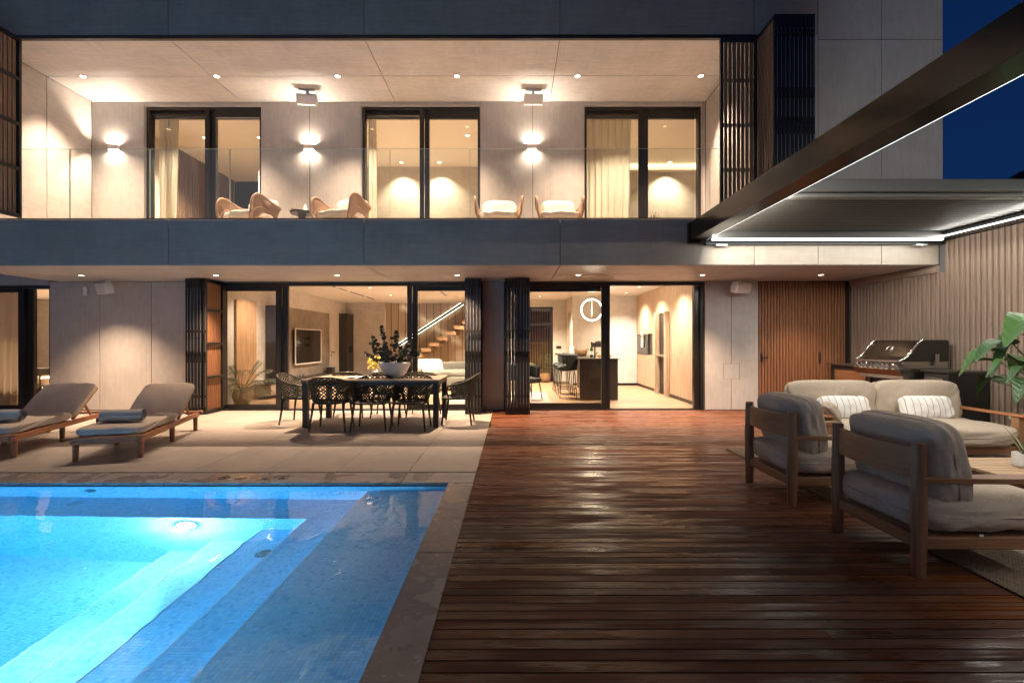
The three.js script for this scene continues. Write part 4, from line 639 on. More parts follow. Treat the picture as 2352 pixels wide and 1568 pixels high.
function tubChair(label, pos, turn, name = 'upholstered_chair') { // dark upholstered tub chair on four thin legs
  const t = thing(name, label, 'chair', pos, { turn, group: name === 'bar_stool' ? 'bar stools at the island' : 'indoor dining chairs' }), hgt = name === 'bar_stool' ? 0.68 : 0.42;
  add(t, 'seat', cushion(0.48, 0.13, 0.46, { seed: 0.7, n: 12 }).translate(0, hgt + 0.06, 0), M.darkFabric);
  const bg = new THREE.CylinderGeometry(0.27, 0.25, 0.26, 28, 3, true, Math.PI * 0.42, Math.PI * 1.16), bi = new THREE.CylinderGeometry(0.215, 0.205, 0.26, 28, 3, true, Math.PI * 0.42, Math.PI * 1.16); const rim = (R, y) => new THREE.TorusGeometry(R, 0.028, 6, 28, Math.PI * 1.16).rotateX(Math.PI / 2).rotateY(-Math.PI * 1.08).translate(0, y, 0);
  add(t, 'backrest', join([bg.translate(0, hgt + 0.24, 0), bi.translate(0, hgt + 0.24, 0), rim(0.243, hgt + 0.37), rim(0.228, hgt + 0.11)]), M.darkFabric);
  for (const [x, z] of [[-1, -1], [1, -1], [-1, 1], [1, 1]]) add(t, 'leg', rod(V3(x * 0.22, 0, z * 0.21), V3(x * 0.17, hgt, z * 0.16), 0.010, 0.015, 8), M.frame);
  if (name === 'bar_stool') add(t, 'footrest', join([bar(V3(-0.21, 0.24, 0.20), V3(0.21, 0.24, 0.20), 0.018), bar(V3(-0.21, 0.24, -0.20), V3(0.21, 0.24, -0.20), 0.018), bar(V3(-0.21, 0.243, -0.2), V3(-0.21, 0.243, 0.2), 0.018), bar(V3(0.21, 0.243, -0.2), V3(0.21, 0.243, 0.2), 0.018)]), M.frame);
  return t;
}
[[11.95, 'dark upholstered bar stool nearest the glass at the island'], [12.75, 'middle dark upholstered bar stool at the island'], [13.55, 'farthest dark upholstered bar stool at the island']].forEach(([Z, l]) => tubChair(l, [1.38, 0, Z], Math.PI / 2 * -1, 'bar_stool'));
tubChair('dark upholstered dining chair just behind the right shutter stack', [0.42, 0, 11.45], 0.6); tubChair('second dark upholstered dining chair deeper in the room', [0.2, 0, 12.3], -2.4); tubChair('dark upholstered chair at the right edge of the living room', [-0.85, 0, 12.6], 1.2);
{ const t = thing('indoor_rug', 'pale woven rug under the indoor dining chairs', 'rug', [-0.2, 0, 11.9]); add(t, 'pile', bx(-1.4, 1.1, 0.0, 0.012, -1.3, 1.2, 0), M.insideRug); }
{ // island
  const t = thing('kitchen_island', 'dark veined stone kitchen island', 'island', [2.07, 0, 12.8]);
  wadd(t, 'end_panel', bx(1.62, 2.53, 0, 0.955, 11.43, 11.50, 0), M.darkStone); wadd(t, 'counter_top', rbx(1.60, 2.545, 0.957, 0.99, 11.42, 14.2, 0.004, 2, 2), M.darkStone); wadd(t, 'cabinet', bx(1.92, 2.52, 0.05, 0.955, 11.51, 14.15, 2), M.darkCab);
  wadd(t, 'tap', join([rod(V3(2.06, 0.99, -11.9), V3(2.06, 1.36, -11.9), 0.02, 0.016, 12), tube([V3(2.06, 1.34, -11.9), V3(2.10, 1.39, -11.9), V3(2.25, 1.395, -11.9), V3(2.33, 1.385, -11.9)], 0.014, 12, 8), rod(V3(2.06, 1.05, -11.9), V3(2.13, 1.13, -11.88), 0.012), rod(V3(2.16, 1.33, -11.9), V3(2.16, 1.39, -11.9), 0.016)]), M.blackMatt);
}
{ const t = thing('wicker_basket', 'woven basket with two handles on the island', 'basket', [1.95, 0.99, 13.5]); add(t, 'bowl', lathe([[0, 0], [0.13, 0], [0.16, 0.1], [0.165, 0.17], [0.15, 0.17], [0.12, 0.02], [0, 0.02]], 28).scale(1.1, 1, 0.8), M.wicker); for (const s of [-1, 1]) add(t, 'handle', new THREE.TorusGeometry(0.045, 0.012, 6, 16, Math.PI).rotateY(Math.PI / 2 * 0.2).translate(s * 0.17, 0.16, 0), M.wicker); }
{ const t = thing('paper_roll', 'white kitchen paper roll standing on the island', 'paper roll', [1.72, 0.99, 13.7]); add(t, 'roll', lathe([[0.02, 0], [0.07, 0], [0.07, 0.26], [0.02, 0.26]], 24), M.white); add(t, 'dish', lathe([[0, 0], [0.1, 0.0], [0.12, 0.02], [0.1, 0.015], [0, 0.01]], 24), M.white); }
{ const t = thing('green_bottle', 'green glass bottle beside the tap on the island', 'bottle', [2.02, 0.99, 12.15]); add(t, 'glass_body', lathe([[0, 0], [0.04, 0], [0.04, 0.2], [0.015, 0.29], [0.015, 0.36], [0, 0.36]], 20), M.bottle); add(t, 'paper_label', new THREE.CylinderGeometry(0.0408, 0.0408, 0.09, 20, 1, true).translate(0, 0.12, 0), M.white); add(t, 'cap', new THREE.CylinderGeometry(0.018, 0.018, 0.08, 16).translate(0, 0.36, 0), M.blackMatt); }
{ const t = thing('bread_board', 'white tray of golden bread rolls on the island', 'tray', [2.27, 0.99, 11.75]); add(t, 'tray_plate', rb(0, 0.01, 0, 0.4, 0.02, 0.22, 0.01), M.white); for (let k = 0; k < 5; k++) add(t, 'bread_roll', new THREE.SphereGeometry(0.05, 14, 10).scale(1, 0.8, 0.9).translate(-0.13 + 0.065 * k, 0.055, 0.03 * (k % 2)), M.bread); }
{ // kitchen cupboards along the right wall
  const t = thing('kitchen_cupboards', 'tall pale timber kitchen cupboards along the right wall', 'cupboards', [4.0, 0, 12.7]), x = 3.98;
  wadd(t, 'carcass', bx(4.02, 4.049, 0.08, CEIL, 10.06, 15.28, 1), M.darkCab); wadd(t, 'plinth', bx(4.0, 4.04, 0, 0.08, 10.06, 15.28, 2), M.frame);
  const front = (Z0, Z1, y0, y1) => wadd(t, 'cupboard_door', bx(x, 4.018, y0 + 0.002, y1 - 0.002, Z0 + 0.002, Z1 - 0.002, 1), M.oak);
  for (const [a, b] of [[10.1, 10.8], [10.8, 11.5], [11.5, 12.1]]) { front(a, b, 0.08, 1.02); front(a, b, 1.02, 2.15); front(a, b, 2.15, CEIL - 0.01); }
  for (const [a, b] of [[12.1, 13.0], [13.0, 14.0], [14.0, 15.27]]) front(a, b, 2.15, CEIL - 0.01);
  front(13.0, 13.55, 0.08, 2.15); front(13.55, 15.27, 0.08, 1.0); front(13.55, 15.27, 1.62, 2.15);
  wadd(t, 'oven', bx(3.975, 4.018, 1.0, 1.62, 14.0, 15.2, 2), M.darkCab); wadd(t, 'oven_glass', bx(3.97, 3.9745, 1.05, 1.35, 14.1, 14.6, 2), M.screen); wadd(t, 'oven_glass', bx(3.97, 3.9745, 1.05, 1.55, 14.7, 15.1, 2), M.screen);
  for (const Z of [12.14, 12.96]) wadd(t, 'niche_side', bx(3.86, 3.978, 0.02, 2.15, Z - 0.03, Z + 0.03, 1), M.oak); wadd(t, 'niche_back', bx(4.0, 4.019, 1.05, 2.13, 12.17, 12.93, 1), M.darkCab); wadd(t, 'niche_shelf', bx(3.9, 4.019, 1.0, 1.045, 12.171, 12.929, 2), M.marble); for (const [a, b] of [[0.12, 0.55], [0.56, 0.98]]) wadd(t, 'niche_drawer', bx(3.99, 4.019, a, b, 12.175, 12.925, 2), M.darkCab);
}
{ const t = thing('tea_towel', 'striped cream tea towel hanging on the oven', 'towel', [3.94, 1.22, 14.45], { turn: -Math.PI / 2 }); add(t, 'cloth', drape(0.22, 0.36, 3, 0.02, 0.8, 3).translate(-0.11, 0, 0), M.creamFabric); add(t, 'knot', cushion(0.2, 0.1, 0.06, { n: 8 }).translate(0, 0.38, 0), M.creamFabric); }
// ------------------------------------------------------------------ bedroom behind the left glass
{ const t = thing('drape', 'long pleated beige drape inside the bedroom window', 'curtain', [-12.2, 0.03, 10.3]); add(t, 'cloth', drape(1.75, 2.50, 12, 0.05, 0.97, 4), M.drape); }
{ const t = thing('bed', 'double bed with crumpled white linen in the bedroom', 'bed', [-12.3, 0, 12.3]); add(t, 'bed_frame', rb(0, 0.2, 0, 2.4, 0.25, 2.0, 0.04), M.darkCab); add(t, 'mattress', cushion(2.3, 0.28, 1.95, { seed: 0.1, crease: 0.03, e: 7 }).translate(0, 0.44, 0), M.whiteFabric); add(t, 'duvet', cushion(1.5, 0.18, 2.15, { seed: 0.9, crease: 0.07, n: 26, e: 6 }).translate(0.35, 0.58, 0.02), M.whiteFabric); }
{ const t = thing('desk', 'dark desk and chair inside the bedroom window', 'desk', [-11.4, 0, 10.9]); add(t, 'desk_top', lb(0, 0.72, 0, 1.5, 0.16, 0.5), M.darkCab); for (const x of [-0.65, 0.65]) add(t, 'leg', rod(V3(x, 0, 0), V3(x, 0.65, 0), 0.015), M.frame); add(t, 'seat', lb(0.3, 0.42, 0.3, 0.9, 0.06, 0.4), M.darkCab); for (const x of [-0.1, 0.65]) add(t, 'chair_leg', rod(V3(x, 0, 0.3), V3(x, 0.4, 0.3), 0.012), M.frame); }
// ------------------------------------------------------------------ upstairs
[['sheer curtain gathered at the left upper window', -7.38, 10.02, 0.42, 5, 0.62], ['pale curtain at the right pane of the left upper window', -6.1, 11.5, 0.5, 4, 0.9], ['sheer curtain edge at the middle upper window', -2.99, 10.0, 0.16, 2, 0.9], ['wide sheer curtain drawn across half of the right upper window', 1.56, 10.02, 0.95, 7, 0.8]].forEach(([label, x, Z, w, n, gth], k) => { const t = thing('curtain', label, 'curtain', [x, BAL + 0.02, Z]); add(t, 'cloth', drape(w, k === 1 ? 2.2 : 2.72, n, 0.045, gth * 1.15, 7 + k), M.curtain); });
{ const t = thing('wall_spot', 'thin black rod lamp on the wall of the right upper room', 'lamp', [2.2, 5.35, 11.3]); add(t, 'rod', bar(V3(-0.12, -0.3, 0), V3(0.2, 0.3, 0), 0.03), M.blackMatt); add(t, 'lamp_head', rb(0.06, 0.1, 0.03, 0.16, 0.09, 0.09, 0.01), M.taupe); add(t, 'ceiling_rod', rod(V3(0.2, 0.3, 0), V3(0.2, UCEIL - 5.35, 0), 0.006), M.blackMatt); }
{ const t = thing('potted_shrub', 'small bushy potted plant behind the right upper window', 'plant', [3.05, BAL, 10.3]), r = rng(99); add(t, 'pot', lathe([[0, 0], [0.14, 0], [0.18, 0.36], [0.16, 0.36], [0, 0.33]], 24), M.clay); const tw = []; for (let k = 0; k < 26; k++) { const a = r() * 6.28, d = V3(Math.cos(a) * 0.16 * r(), 0.30 + 0.22 * r(), Math.sin(a) * 0.16 * r()), b0 = V3(0, 0.33, 0), e0 = b0.clone().add(d); tw.push(rod(b0, e0, 0.004, 0.002, 4)); for (let j = 0; j < 7; j++) { const q = b0.clone().lerp(e0, 0.35 + 0.1 * j), s = V3(r() - 0.5, 0.3, r() - 0.5).normalize().multiplyScalar(0.07); tw.push(blade([q, q.clone().addScaledVector(s, 0.5), q.clone().add(s)], 0.014, { n: 2 })); } } add(t, 'foliage', join(tw), M.grassLeaf); }
// ------------------------------------------------------------------ balcony seats
{
  const make = (t) => {
    const side = (s) => { const c = new THREE.CatmullRomCurve3([V3(s * 0.31, 0.20, 0.34), V3(s * 0.40, 0.42, 0.40), V3(s * 0.42, 0.68, 0.36), V3(s * 0.43, 0.74, 0.24), V3(s * 0.42, 0.66, -0.05), V3(s * 0.36, 0.62, -0.30), V3(0, 0.64, -0.42)]); return c; };
    const low = (u, s) => { const a = lerp(0, Math.PI / 2, u); return V3(s * 0.33 * Math.cos(a), 0.20, 0.30 - 0.66 * Math.sin(a)); };
    add(t, 'rim', join([-1, 1].map((s) => new THREE.TubeGeometry(side(s), 28, 0.024, 7))), M.rope);
    const ropes = []; for (const s of [-1, 1]) { const c = side(s); for (let k = 4; k <= 72; k++) { const u = k / 72, a = c.getPoint(0.18 + 0.82 * u), b = low(u, s); ropes.push(rod(b, a, 0.0078, 0.0078, 4)); } }
    add(t, 'rope_shell', join(ropes), M.rope);
    for (const y of [0.36, 0.52]) add(t, 'rope_band', join([-1, 1].map((s) => tube([...Array(8)].map((_, k) => low(k / 7, s).lerp(side(s).getPoint(0.18 + 0.82 * k / 7), (y - 0.2) / 0.5)), 0.011, 20, 5))), M.rope);
    add(t, 'base_frame', tube([V3(0.31, 0.2, 0.34), V3(0.33, 0.2, 0), V3(0.2, 0.2, -0.32), V3(-0.2, 0.2, -0.32), V3(-0.33, 0.2, 0), V3(-0.31, 0.2, 0.34)], 0.018, 30, 6, true), M.rope);
    for (const [x, z] of [[-0.27, 0.28], [0.27, 0.28], [-0.22, -0.25], [0.22, -0.25]]) add(t, 'leg', rod(V3(x * 1.1, 0, z * 1.1), V3(x, 0.2, z), 0.012, 0.018), M.tableDark);
    add(t, 'seat_cushion', cushion(0.70, 0.17, 0.66, { seed: 0.4, puff: 0.3 }).translate(0, 0.40, 0.06), M.creamFabric);
    add(t, 'back_cushion', cushion(0.64, 0.40, 0.20, { seed: 0.6, flat: 2 }).rotateX(-0.22).translate(0, 0.60, -0.22), M.creamFabric);
  };
  const opt = { group: 'rope armchairs on the balcony' };
  const a = thing('rope_armchair', 'woven rope armchair with cream cushions left of the round balcony table', 'armchair', [-4.85, BAL, 8.95], { ...opt, turn: -0.34 }); make(a);
  dup(a, [-3.12, BAL, 8.9], -0.30, 'woven rope armchair with cream cushions right of the round balcony table');
  dup(a, [-0.24, BAL, 9.0], 0.0, 'left of the two woven rope armchairs set side by side between the balcony windows');
  dup(a, [0.88, BAL, 9.0], -0.02, 'right of the two woven rope armchairs set side by side between the balcony windows');
  const t = thing('side_table', 'small round black side table between the two left balcony armchairs', 'table', [-3.88, BAL, 8.85]);
  add(t, 'table_top', new THREE.CylinderGeometry(0.215, 0.20, 0.035, 36).translate(0, 0.47, 0), M.tableDark); add(t, 'pedestal', lathe([[0.17, 0], [0.16, 0.02], [0.045, 0.05], [0.035, 0.3], [0.09, 0.45]], 28), M.tableDark);
  const b = thing('book', 'closed orange book lying on the round balcony table', 'book', [-3.97, BAL + 0.488, 8.8], { turn: 0.5 }); add(b, 'cover', join([lb(0, 0.002, 0, 0.17, 0.004, 0.12), lb(0, 0.036, 0, 0.17, 0.004, 0.12), lb(-0.083, 0.019, 0, 0.004, 0.03, 0.12)]), M.bookA); add(b, 'pages', lb(0.002, 0.019, 0, 0.16, 0.028, 0.112), M.white);
  const n = thing('napkin', 'white folded napkin on a thin orange book on the round balcony table', 'napkin', [-3.82, BAL + 0.488, 8.85]); add(n, 'book_block', lb(0, 0.015, 0, 0.16, 0.03, 0.11), M.bookA); add(n, 'folded_cloth', new THREE.ConeGeometry(0.055, 0.13, 5, 4).translate(0, 0.095, 0), M.white);
}

// ------------------------------------------------------------------ sun loungers and rolled towels
{
  const make = (t) => { // length along -z (head end at the back), base at the middle
    for (const s of [-1, 1]) { add(t, 'side_rail', rb(s * 0.335, 0.24, 0, 0.045, 0.075, 2.02, 0.016, 3, 2), M.teak); }
    add(t, 'end_rail', join([rb(0, 0.275, 1.02, 0.80, 0.032, 0.09, 0.014, 3), rb(0, 0.23, 1.0, 0.62, 0.06, 0.03, 0.008)]), M.teak); add(t, 'end_rail', rb(0, 0.275, -1.02, 0.80, 0.032, 0.09, 0.014, 3), M.teak);
    for (const z of [0.95, 0.0, -0.92]) for (const s of [-1, 1]) add(t, 'leg', new THREE.CylinderGeometry(0.034, 0.028, 0.27, 16).translate(s * 0.325, 0.135, z), M.teak);
    for (let k = 0; k < 8; k++) add(t, 'bed_slat', lb(0, 0.262, 0.88 - 0.155 * k, 0.63, 0.015, 0.07), M.teak);
    const mat1 = cushion(0.67, 0.105, 1.28, { seed: 0.15, e: 9, puff: 0.08, crease: 0.006, n: 18 }).translate(0, 0.335, 0.36); add(t, 'mattress', mat1, M.loungeFabric);
    const back = cushion(0.67, 0.085, 0.78, { seed: 0.45, e: 9, puff: 0.08, crease: 0.006, n: 18 }).translate(0, 0.045, -0.39).rotateX(0.55).translate(0, 0.285, -0.28); add(t, 'back_cushion', back, M.loungeFabric);
    for (const s of [-1, 1]) add(t, 'back_frame', bar(V3(s * 0.30, 0.275, -0.29), V3(s * 0.30, 0.665, -0.93), 0.03, 0.03), M.teak);
    for (const s of [-1, 1]) add(t, 'prop', bar(V3(s * 0.27, 0.50, -0.60), V3(s * 0.27, 0.25, -0.84), 0.022, 0.03), M.teak);
  };
  const towel = (name, label, pos, turn) => { const t = thing(name, label, 'towel', pos, { turn, group: 'rolled towels' }); const sp = []; for (let k = 0; k <= 80; k++) { const a = k / 80 * Math.PI * 6, R = 0.012 + 0.080 * k / 80; sp.push(V3(Math.cos(a) * R, Math.sin(a) * R, 0)); } const c = new THREE.CatmullRomCurve3(sp);
    const pos2 = [], idx = [], N = 160, L = 0.46, jit = noise2(17, 9, 9); for (let i = 0; i <= N; i++) for (let j = 0; j <= 10; j++) { const q = c.getPoint(i / N), z = (j / 10 - 0.5) * L + 0.012 * (jit(i / N, j / 10) - 0.5), s = 1 + 0.05 * (jit(j / 10, i / N) - 0.5) - 0.05 * Math.pow(Math.abs(j / 5 - 1), 4); pos2.push(z, q.y * s * 0.95 + 0.088, q.x * s); if (i < N && j < 10) { const a = i * 11 + j; idx.push(a, a + 1, a + 11, a + 1, a + 12, a + 11); } }
    const g = new THREE.BufferGeometry(); g.setAttribute('position', new THREE.Float32BufferAttribute(pos2, 3)); g.setIndex(idx); g.computeVertexNormals(); const m = M.towel.clone(); m.side = THREE.DoubleSide; add(t, 'rolled_cloth', grainUV(g.toNonIndexed(), 0), m); return t; };
  // centre of each lounger from its measured feet
  const turn = 0.285, g = { group: 'sun loungers in a row' };
  const a = thing('sun_lounger', 'teak sun lounger with grey mattress, nearest the shutters of the living room', 'sun lounger', [-5.08, 0, 6.62], { ...g, turn }); make(a);
  dup(a, [-6.62, 0, 6.62], turn, 'teak sun lounger with grey mattress, in front of the bedroom glass'); dup(a, [-8.16, 0, 6.62], turn, 'teak sun lounger at the left edge, only its head end showing');
  towel('rolled_towel', 'grey rolled towel on the lounger nearest the shutters', [-4.92, 0.388, 6.05], 0.20); towel('rolled_towel', 'grey rolled towel on the lounger in front of the bedroom glass', [-6.46, 0.388, 6.05], 0.16);
}

// ------------------------------------------------------------------ outdoor dining set
{
  const t = thing('dining_table', 'long outdoor dining table with dark metal frame and timber top', 'table', [-2.30, 0, 8.30]);
  for (const [x, Z] of [[-3.36, 7.80], [-1.24, 7.80], [-3.36, 8.78], [-1.24, 8.78]]) wadd(t, 'leg', bx(x - 0.042, x + 0.042, 0.005, 0.745, Z - 0.042, Z + 0.042), M.tableDark);
  wadd(t, 'apron', join([bx(-3.40, -1.20, 0.685, 0.745, 7.765, 7.80), bx(-3.40, -1.20, 0.685, 0.745, 8.78, 8.815), bx(-3.40, -3.365, 0.686, 0.744, 7.80, 8.78), bx(-1.235, -1.20, 0.686, 0.744, 7.80, 8.78)]), M.tableDark);
  for (let k = 0; k < 7; k++) wadd(t, 'top_board', bx(-3.415, -1.185, 0.747, 0.779, 7.745 + 0.1575 * k, 7.745 + 0.1575 * k + 0.1535, 0), M.tableTop);

  const chair = (o) => { // moulded armchair with a perforated shell: local +z is the front
    const R = (th, v) => { // shell surface: th from -1.9 (right arm) round the back (0) to 1.9, v 0 low to 1 rim
      const back = Math.max(0, Math.cos(th * 0.8)), top = lerp(0.655, 0.845, Math.pow(back, 1.6)), y = lerp(0.445, top, v), fl = 0.045 * v + 0.06 * v * back;
      const ex = 0.265 + fl, ez = 0.245 + fl * 1.1, s = Math.sign(Math.sin(th)), sx = Math.pow(Math.abs(Math.sin(th)), 0.75) * s, cz = Math.sign(Math.cos(th)) * Math.pow(Math.abs(Math.cos(th)), 0.75);
      return V3(ex * sx, y, -ez * cz);
    };
    const TH = 1.95, list = [], N = 24;
    for (let k = -9; k < N; k++) for (const s of [1, -1]) { // diagonal strands
      const pts = []; for (let j = 0; j <= 6; j++) { const v = j / 6 * 0.97, u = (k + 0.5) / N + 0.30 * v * 1.0; if (u < 0.005 || u > 0.995) continue; pts.push(R(s * (u * 2 - 1) * TH, v)); }
      if (pts.length > 2) list.push(new THREE.TubeGeometry(new THREE.CatmullRomCurve3(pts), 7, 0.0098, 5));
    }
    for (let k = 1; k < 2; k++) { const v = 0.5; const pts = [...Array(22)].map((_, i) => R(lerp(-1.15, 1.15, i / 21), v)); list.push(new THREE.TubeGeometry(new THREE.CatmullRomCurve3(pts), 26, 0.006, 4)); }
    add(o, 'shell_lattice', join(list), M.oliveMesh);
    add(o, 'shell_rim', join([new THREE.TubeGeometry(new THREE.CatmullRomCurve3([...Array(34)].map((_, i) => R(lerp(-TH, TH, i / 33), 1))), 60, 0.013, 7), ...[-1, 1].map((s) => tube([R(s * TH, 1), R(s * (TH + 0.05), 0.6).add(V3(0, 0, 0.02)), R(s * TH, 0).add(V3(0, 0, 0.01))], 0.013, 10, 7))]), M.oliveMesh);
    const seat = []; for (let k = 0; k < 13; k++) for (const s of [1, -1]) { const pts = []; for (let j = 0; j <= 5; j++) { const z = lerp(-0.22, 0.24, j / 5), x = s * (lerp(-0.5, 0.34, k / 12) + (z + 0.22) * 0.45); if (Math.abs(x) < 0.245) pts.push(V3(x, 0.445 - 0.018 * (1 - x * x / 0.06), z)); } if (pts.length > 1) seat.push(tube(pts, 0.0075, 5, 4)); }
    add(o, 'seat_lattice', join(seat), M.oliveMesh); add(o, 'seat_frame', tube([V3(-0.25, 0.44, 0.22), V3(0, 0.435, 0.26), V3(0.25, 0.44, 0.22), V3(0.25, 0.445, -0.1), V3(0.15, 0.445, -0.24), V3(-0.15, 0.445, -0.24), V3(-0.25, 0.445, -0.1)], 0.017, 40, 7, true), M.oliveMesh);
    for (const [x, z] of [[-1, 1], [1, 1], [-1, -1], [1, -1]]) add(o, 'leg', rod(V3(x * 0.275, 0, z * 0.25), V3(x * 0.225, 0.45, z * 0.19), 0.0125, 0.021, 9), M.oliveMesh);
  };
  const G = { group: 'perforated armchairs around the outdoor table' };
  const first = thing('garden_chair', 'left of the three dark perforated armchairs with their backs to the pool', 'chair', [-2.88, 0, 7.66], { ...G, turn: Math.PI + 0.05 }); chair(first);
  const rest = [[-2.24, 7.66, Math.PI - 0.03, 'middle of the three dark perforated armchairs with their backs to the pool'], [-1.62, 7.68, Math.PI + 0.02, 'right of the three dark perforated armchairs with their backs to the pool'],
    [-3.00, 9.02, 0.04, 'left of the three olive perforated armchairs on the house side of the table'], [-2.33, 9.02, -0.03, 'middle of the three olive perforated armchairs on the house side of the table'], [-1.66, 9.00, 0.03, 'right of the three olive perforated armchairs on the house side of the table'],
    [-3.66, 8.30, Math.PI / 2, 'olive perforated armchair at the left end of the outdoor table'], [-0.93, 8.28, -Math.PI / 2, 'olive perforated armchair at the right end of the outdoor table']];
  rest.forEach(([x, Z, tr, l]) => dup(first, [x, 0, Z], tr, l));
  // bowl of dried greenery
  const b = thing('planter_bowl', 'large rough white bowl of dark foliage on the outdoor table', 'planter', [-2.02, 0.781, 8.22]), r = rng(111);
  add(b, 'bowl', lathe([[0, 0], [0.10, 0], [0.13, 0.012], [0.20, 0.09], [0.262, 0.20], [0.272, 0.25], [0.258, 0.27], [0.245, 0.25], [0.18, 0.10], [0, 0.06]], 48).scale(1, 1, 0.8), M.ceramic);
  add(b, 'moss_fill', new THREE.SphereGeometry(0.22, 24, 10, 0, 6.3, 0, 1.4).scale(1, 0.3, 0.75).translate(0, 0.20, 0), M.soil);
  const branch = (a, el, L, dens) => { const list = [], d = V3(Math.cos(a) * Math.cos(el), Math.sin(el), Math.sin(a) * Math.cos(el) * 0.7), p0 = V3(Math.cos(a) * 0.08, 0.2, Math.sin(a) * 0.06), pts = [0, 0.35, 0.7, 1].map((t) => p0.clone().addScaledVector(d, L * t).add(V3((r() - 0.5) * 0.04 * t, 0.06 * t * t, (r() - 0.5) * 0.04 * t))), c = new THREE.CatmullRomCurve3(pts); list.push(new THREE.TubeGeometry(c, 8, 0.004, 5));
    for (let i = 0; i < dens; i++) { const t = 0.2 + 0.8 * i / dens, q = c.getPoint(t), s = V3(r() - 0.5, r() - 0.4, r() - 0.5).normalize(), w = 0.026 + 0.02 * r(); list.push(new THREE.CircleGeometry(w, 7).scale(1, 0.8, 1).rotateX(r() * 6).rotateY(r() * 6).translate(q.x + s.x * 0.03, q.y + s.y * 0.03, q.z + s.z * 0.03)); } return join(list); };
  for (const [a, el, L, n] of [[2.6, 0.95, 0.55, 42], [2.2, 1.25, 0.62, 46], [1.2, 1.35, 0.56, 44], [3.0, 0.35, 0.45, 40], [0.5, 0.95, 0.42, 40], [0.1, 0.45, 0.40, 40], [3.4, 0.7, 0.48, 36], [5.0, 0.9, 0.36, 36], [4.3, 0.6, 0.36, 36], [0.9, 0.5, 0.45, 36], [2.0, 0.7, 0.35, 36], [5.8, 0.6, 0.38, 40], [6.1, 1.1, 0.40, 40], [3.8, 1.0, 0.36, 40]]) add(b, 'branch', branch(a, el, L, n), M.eucalyptus);
  const m = thing('magazine', 'open magazine lying on the outdoor table', 'magazine', [-2.62, 0.781, 8.12], { turn: 0.2 });
  const page = (s) => { const g = new THREE.PlaneGeometry(0.23, 0.3, 10, 1).rotateX(-Math.PI / 2), p = g.attributes.position; for (let i = 0; i < p.count; i++) { const u = clamp((p.getX(i) + 0.115) / 0.23); p.setX(i, s * (u * 0.23)); p.setY(i, 0.006 + 0.022 * Math.sin(Math.PI * Math.pow(1 - u, 1.5)) ); } g.computeVertexNormals(); return g; };
  const pm = M.white.clone(); pm.side = THREE.DoubleSide; add(m, 'page', page(1), pm); add(m, 'page', page(-1), pm); add(m, 'cover', lb(0, 0.002, 0, 0.47, 0.003, 0.31), M.bookA);
}

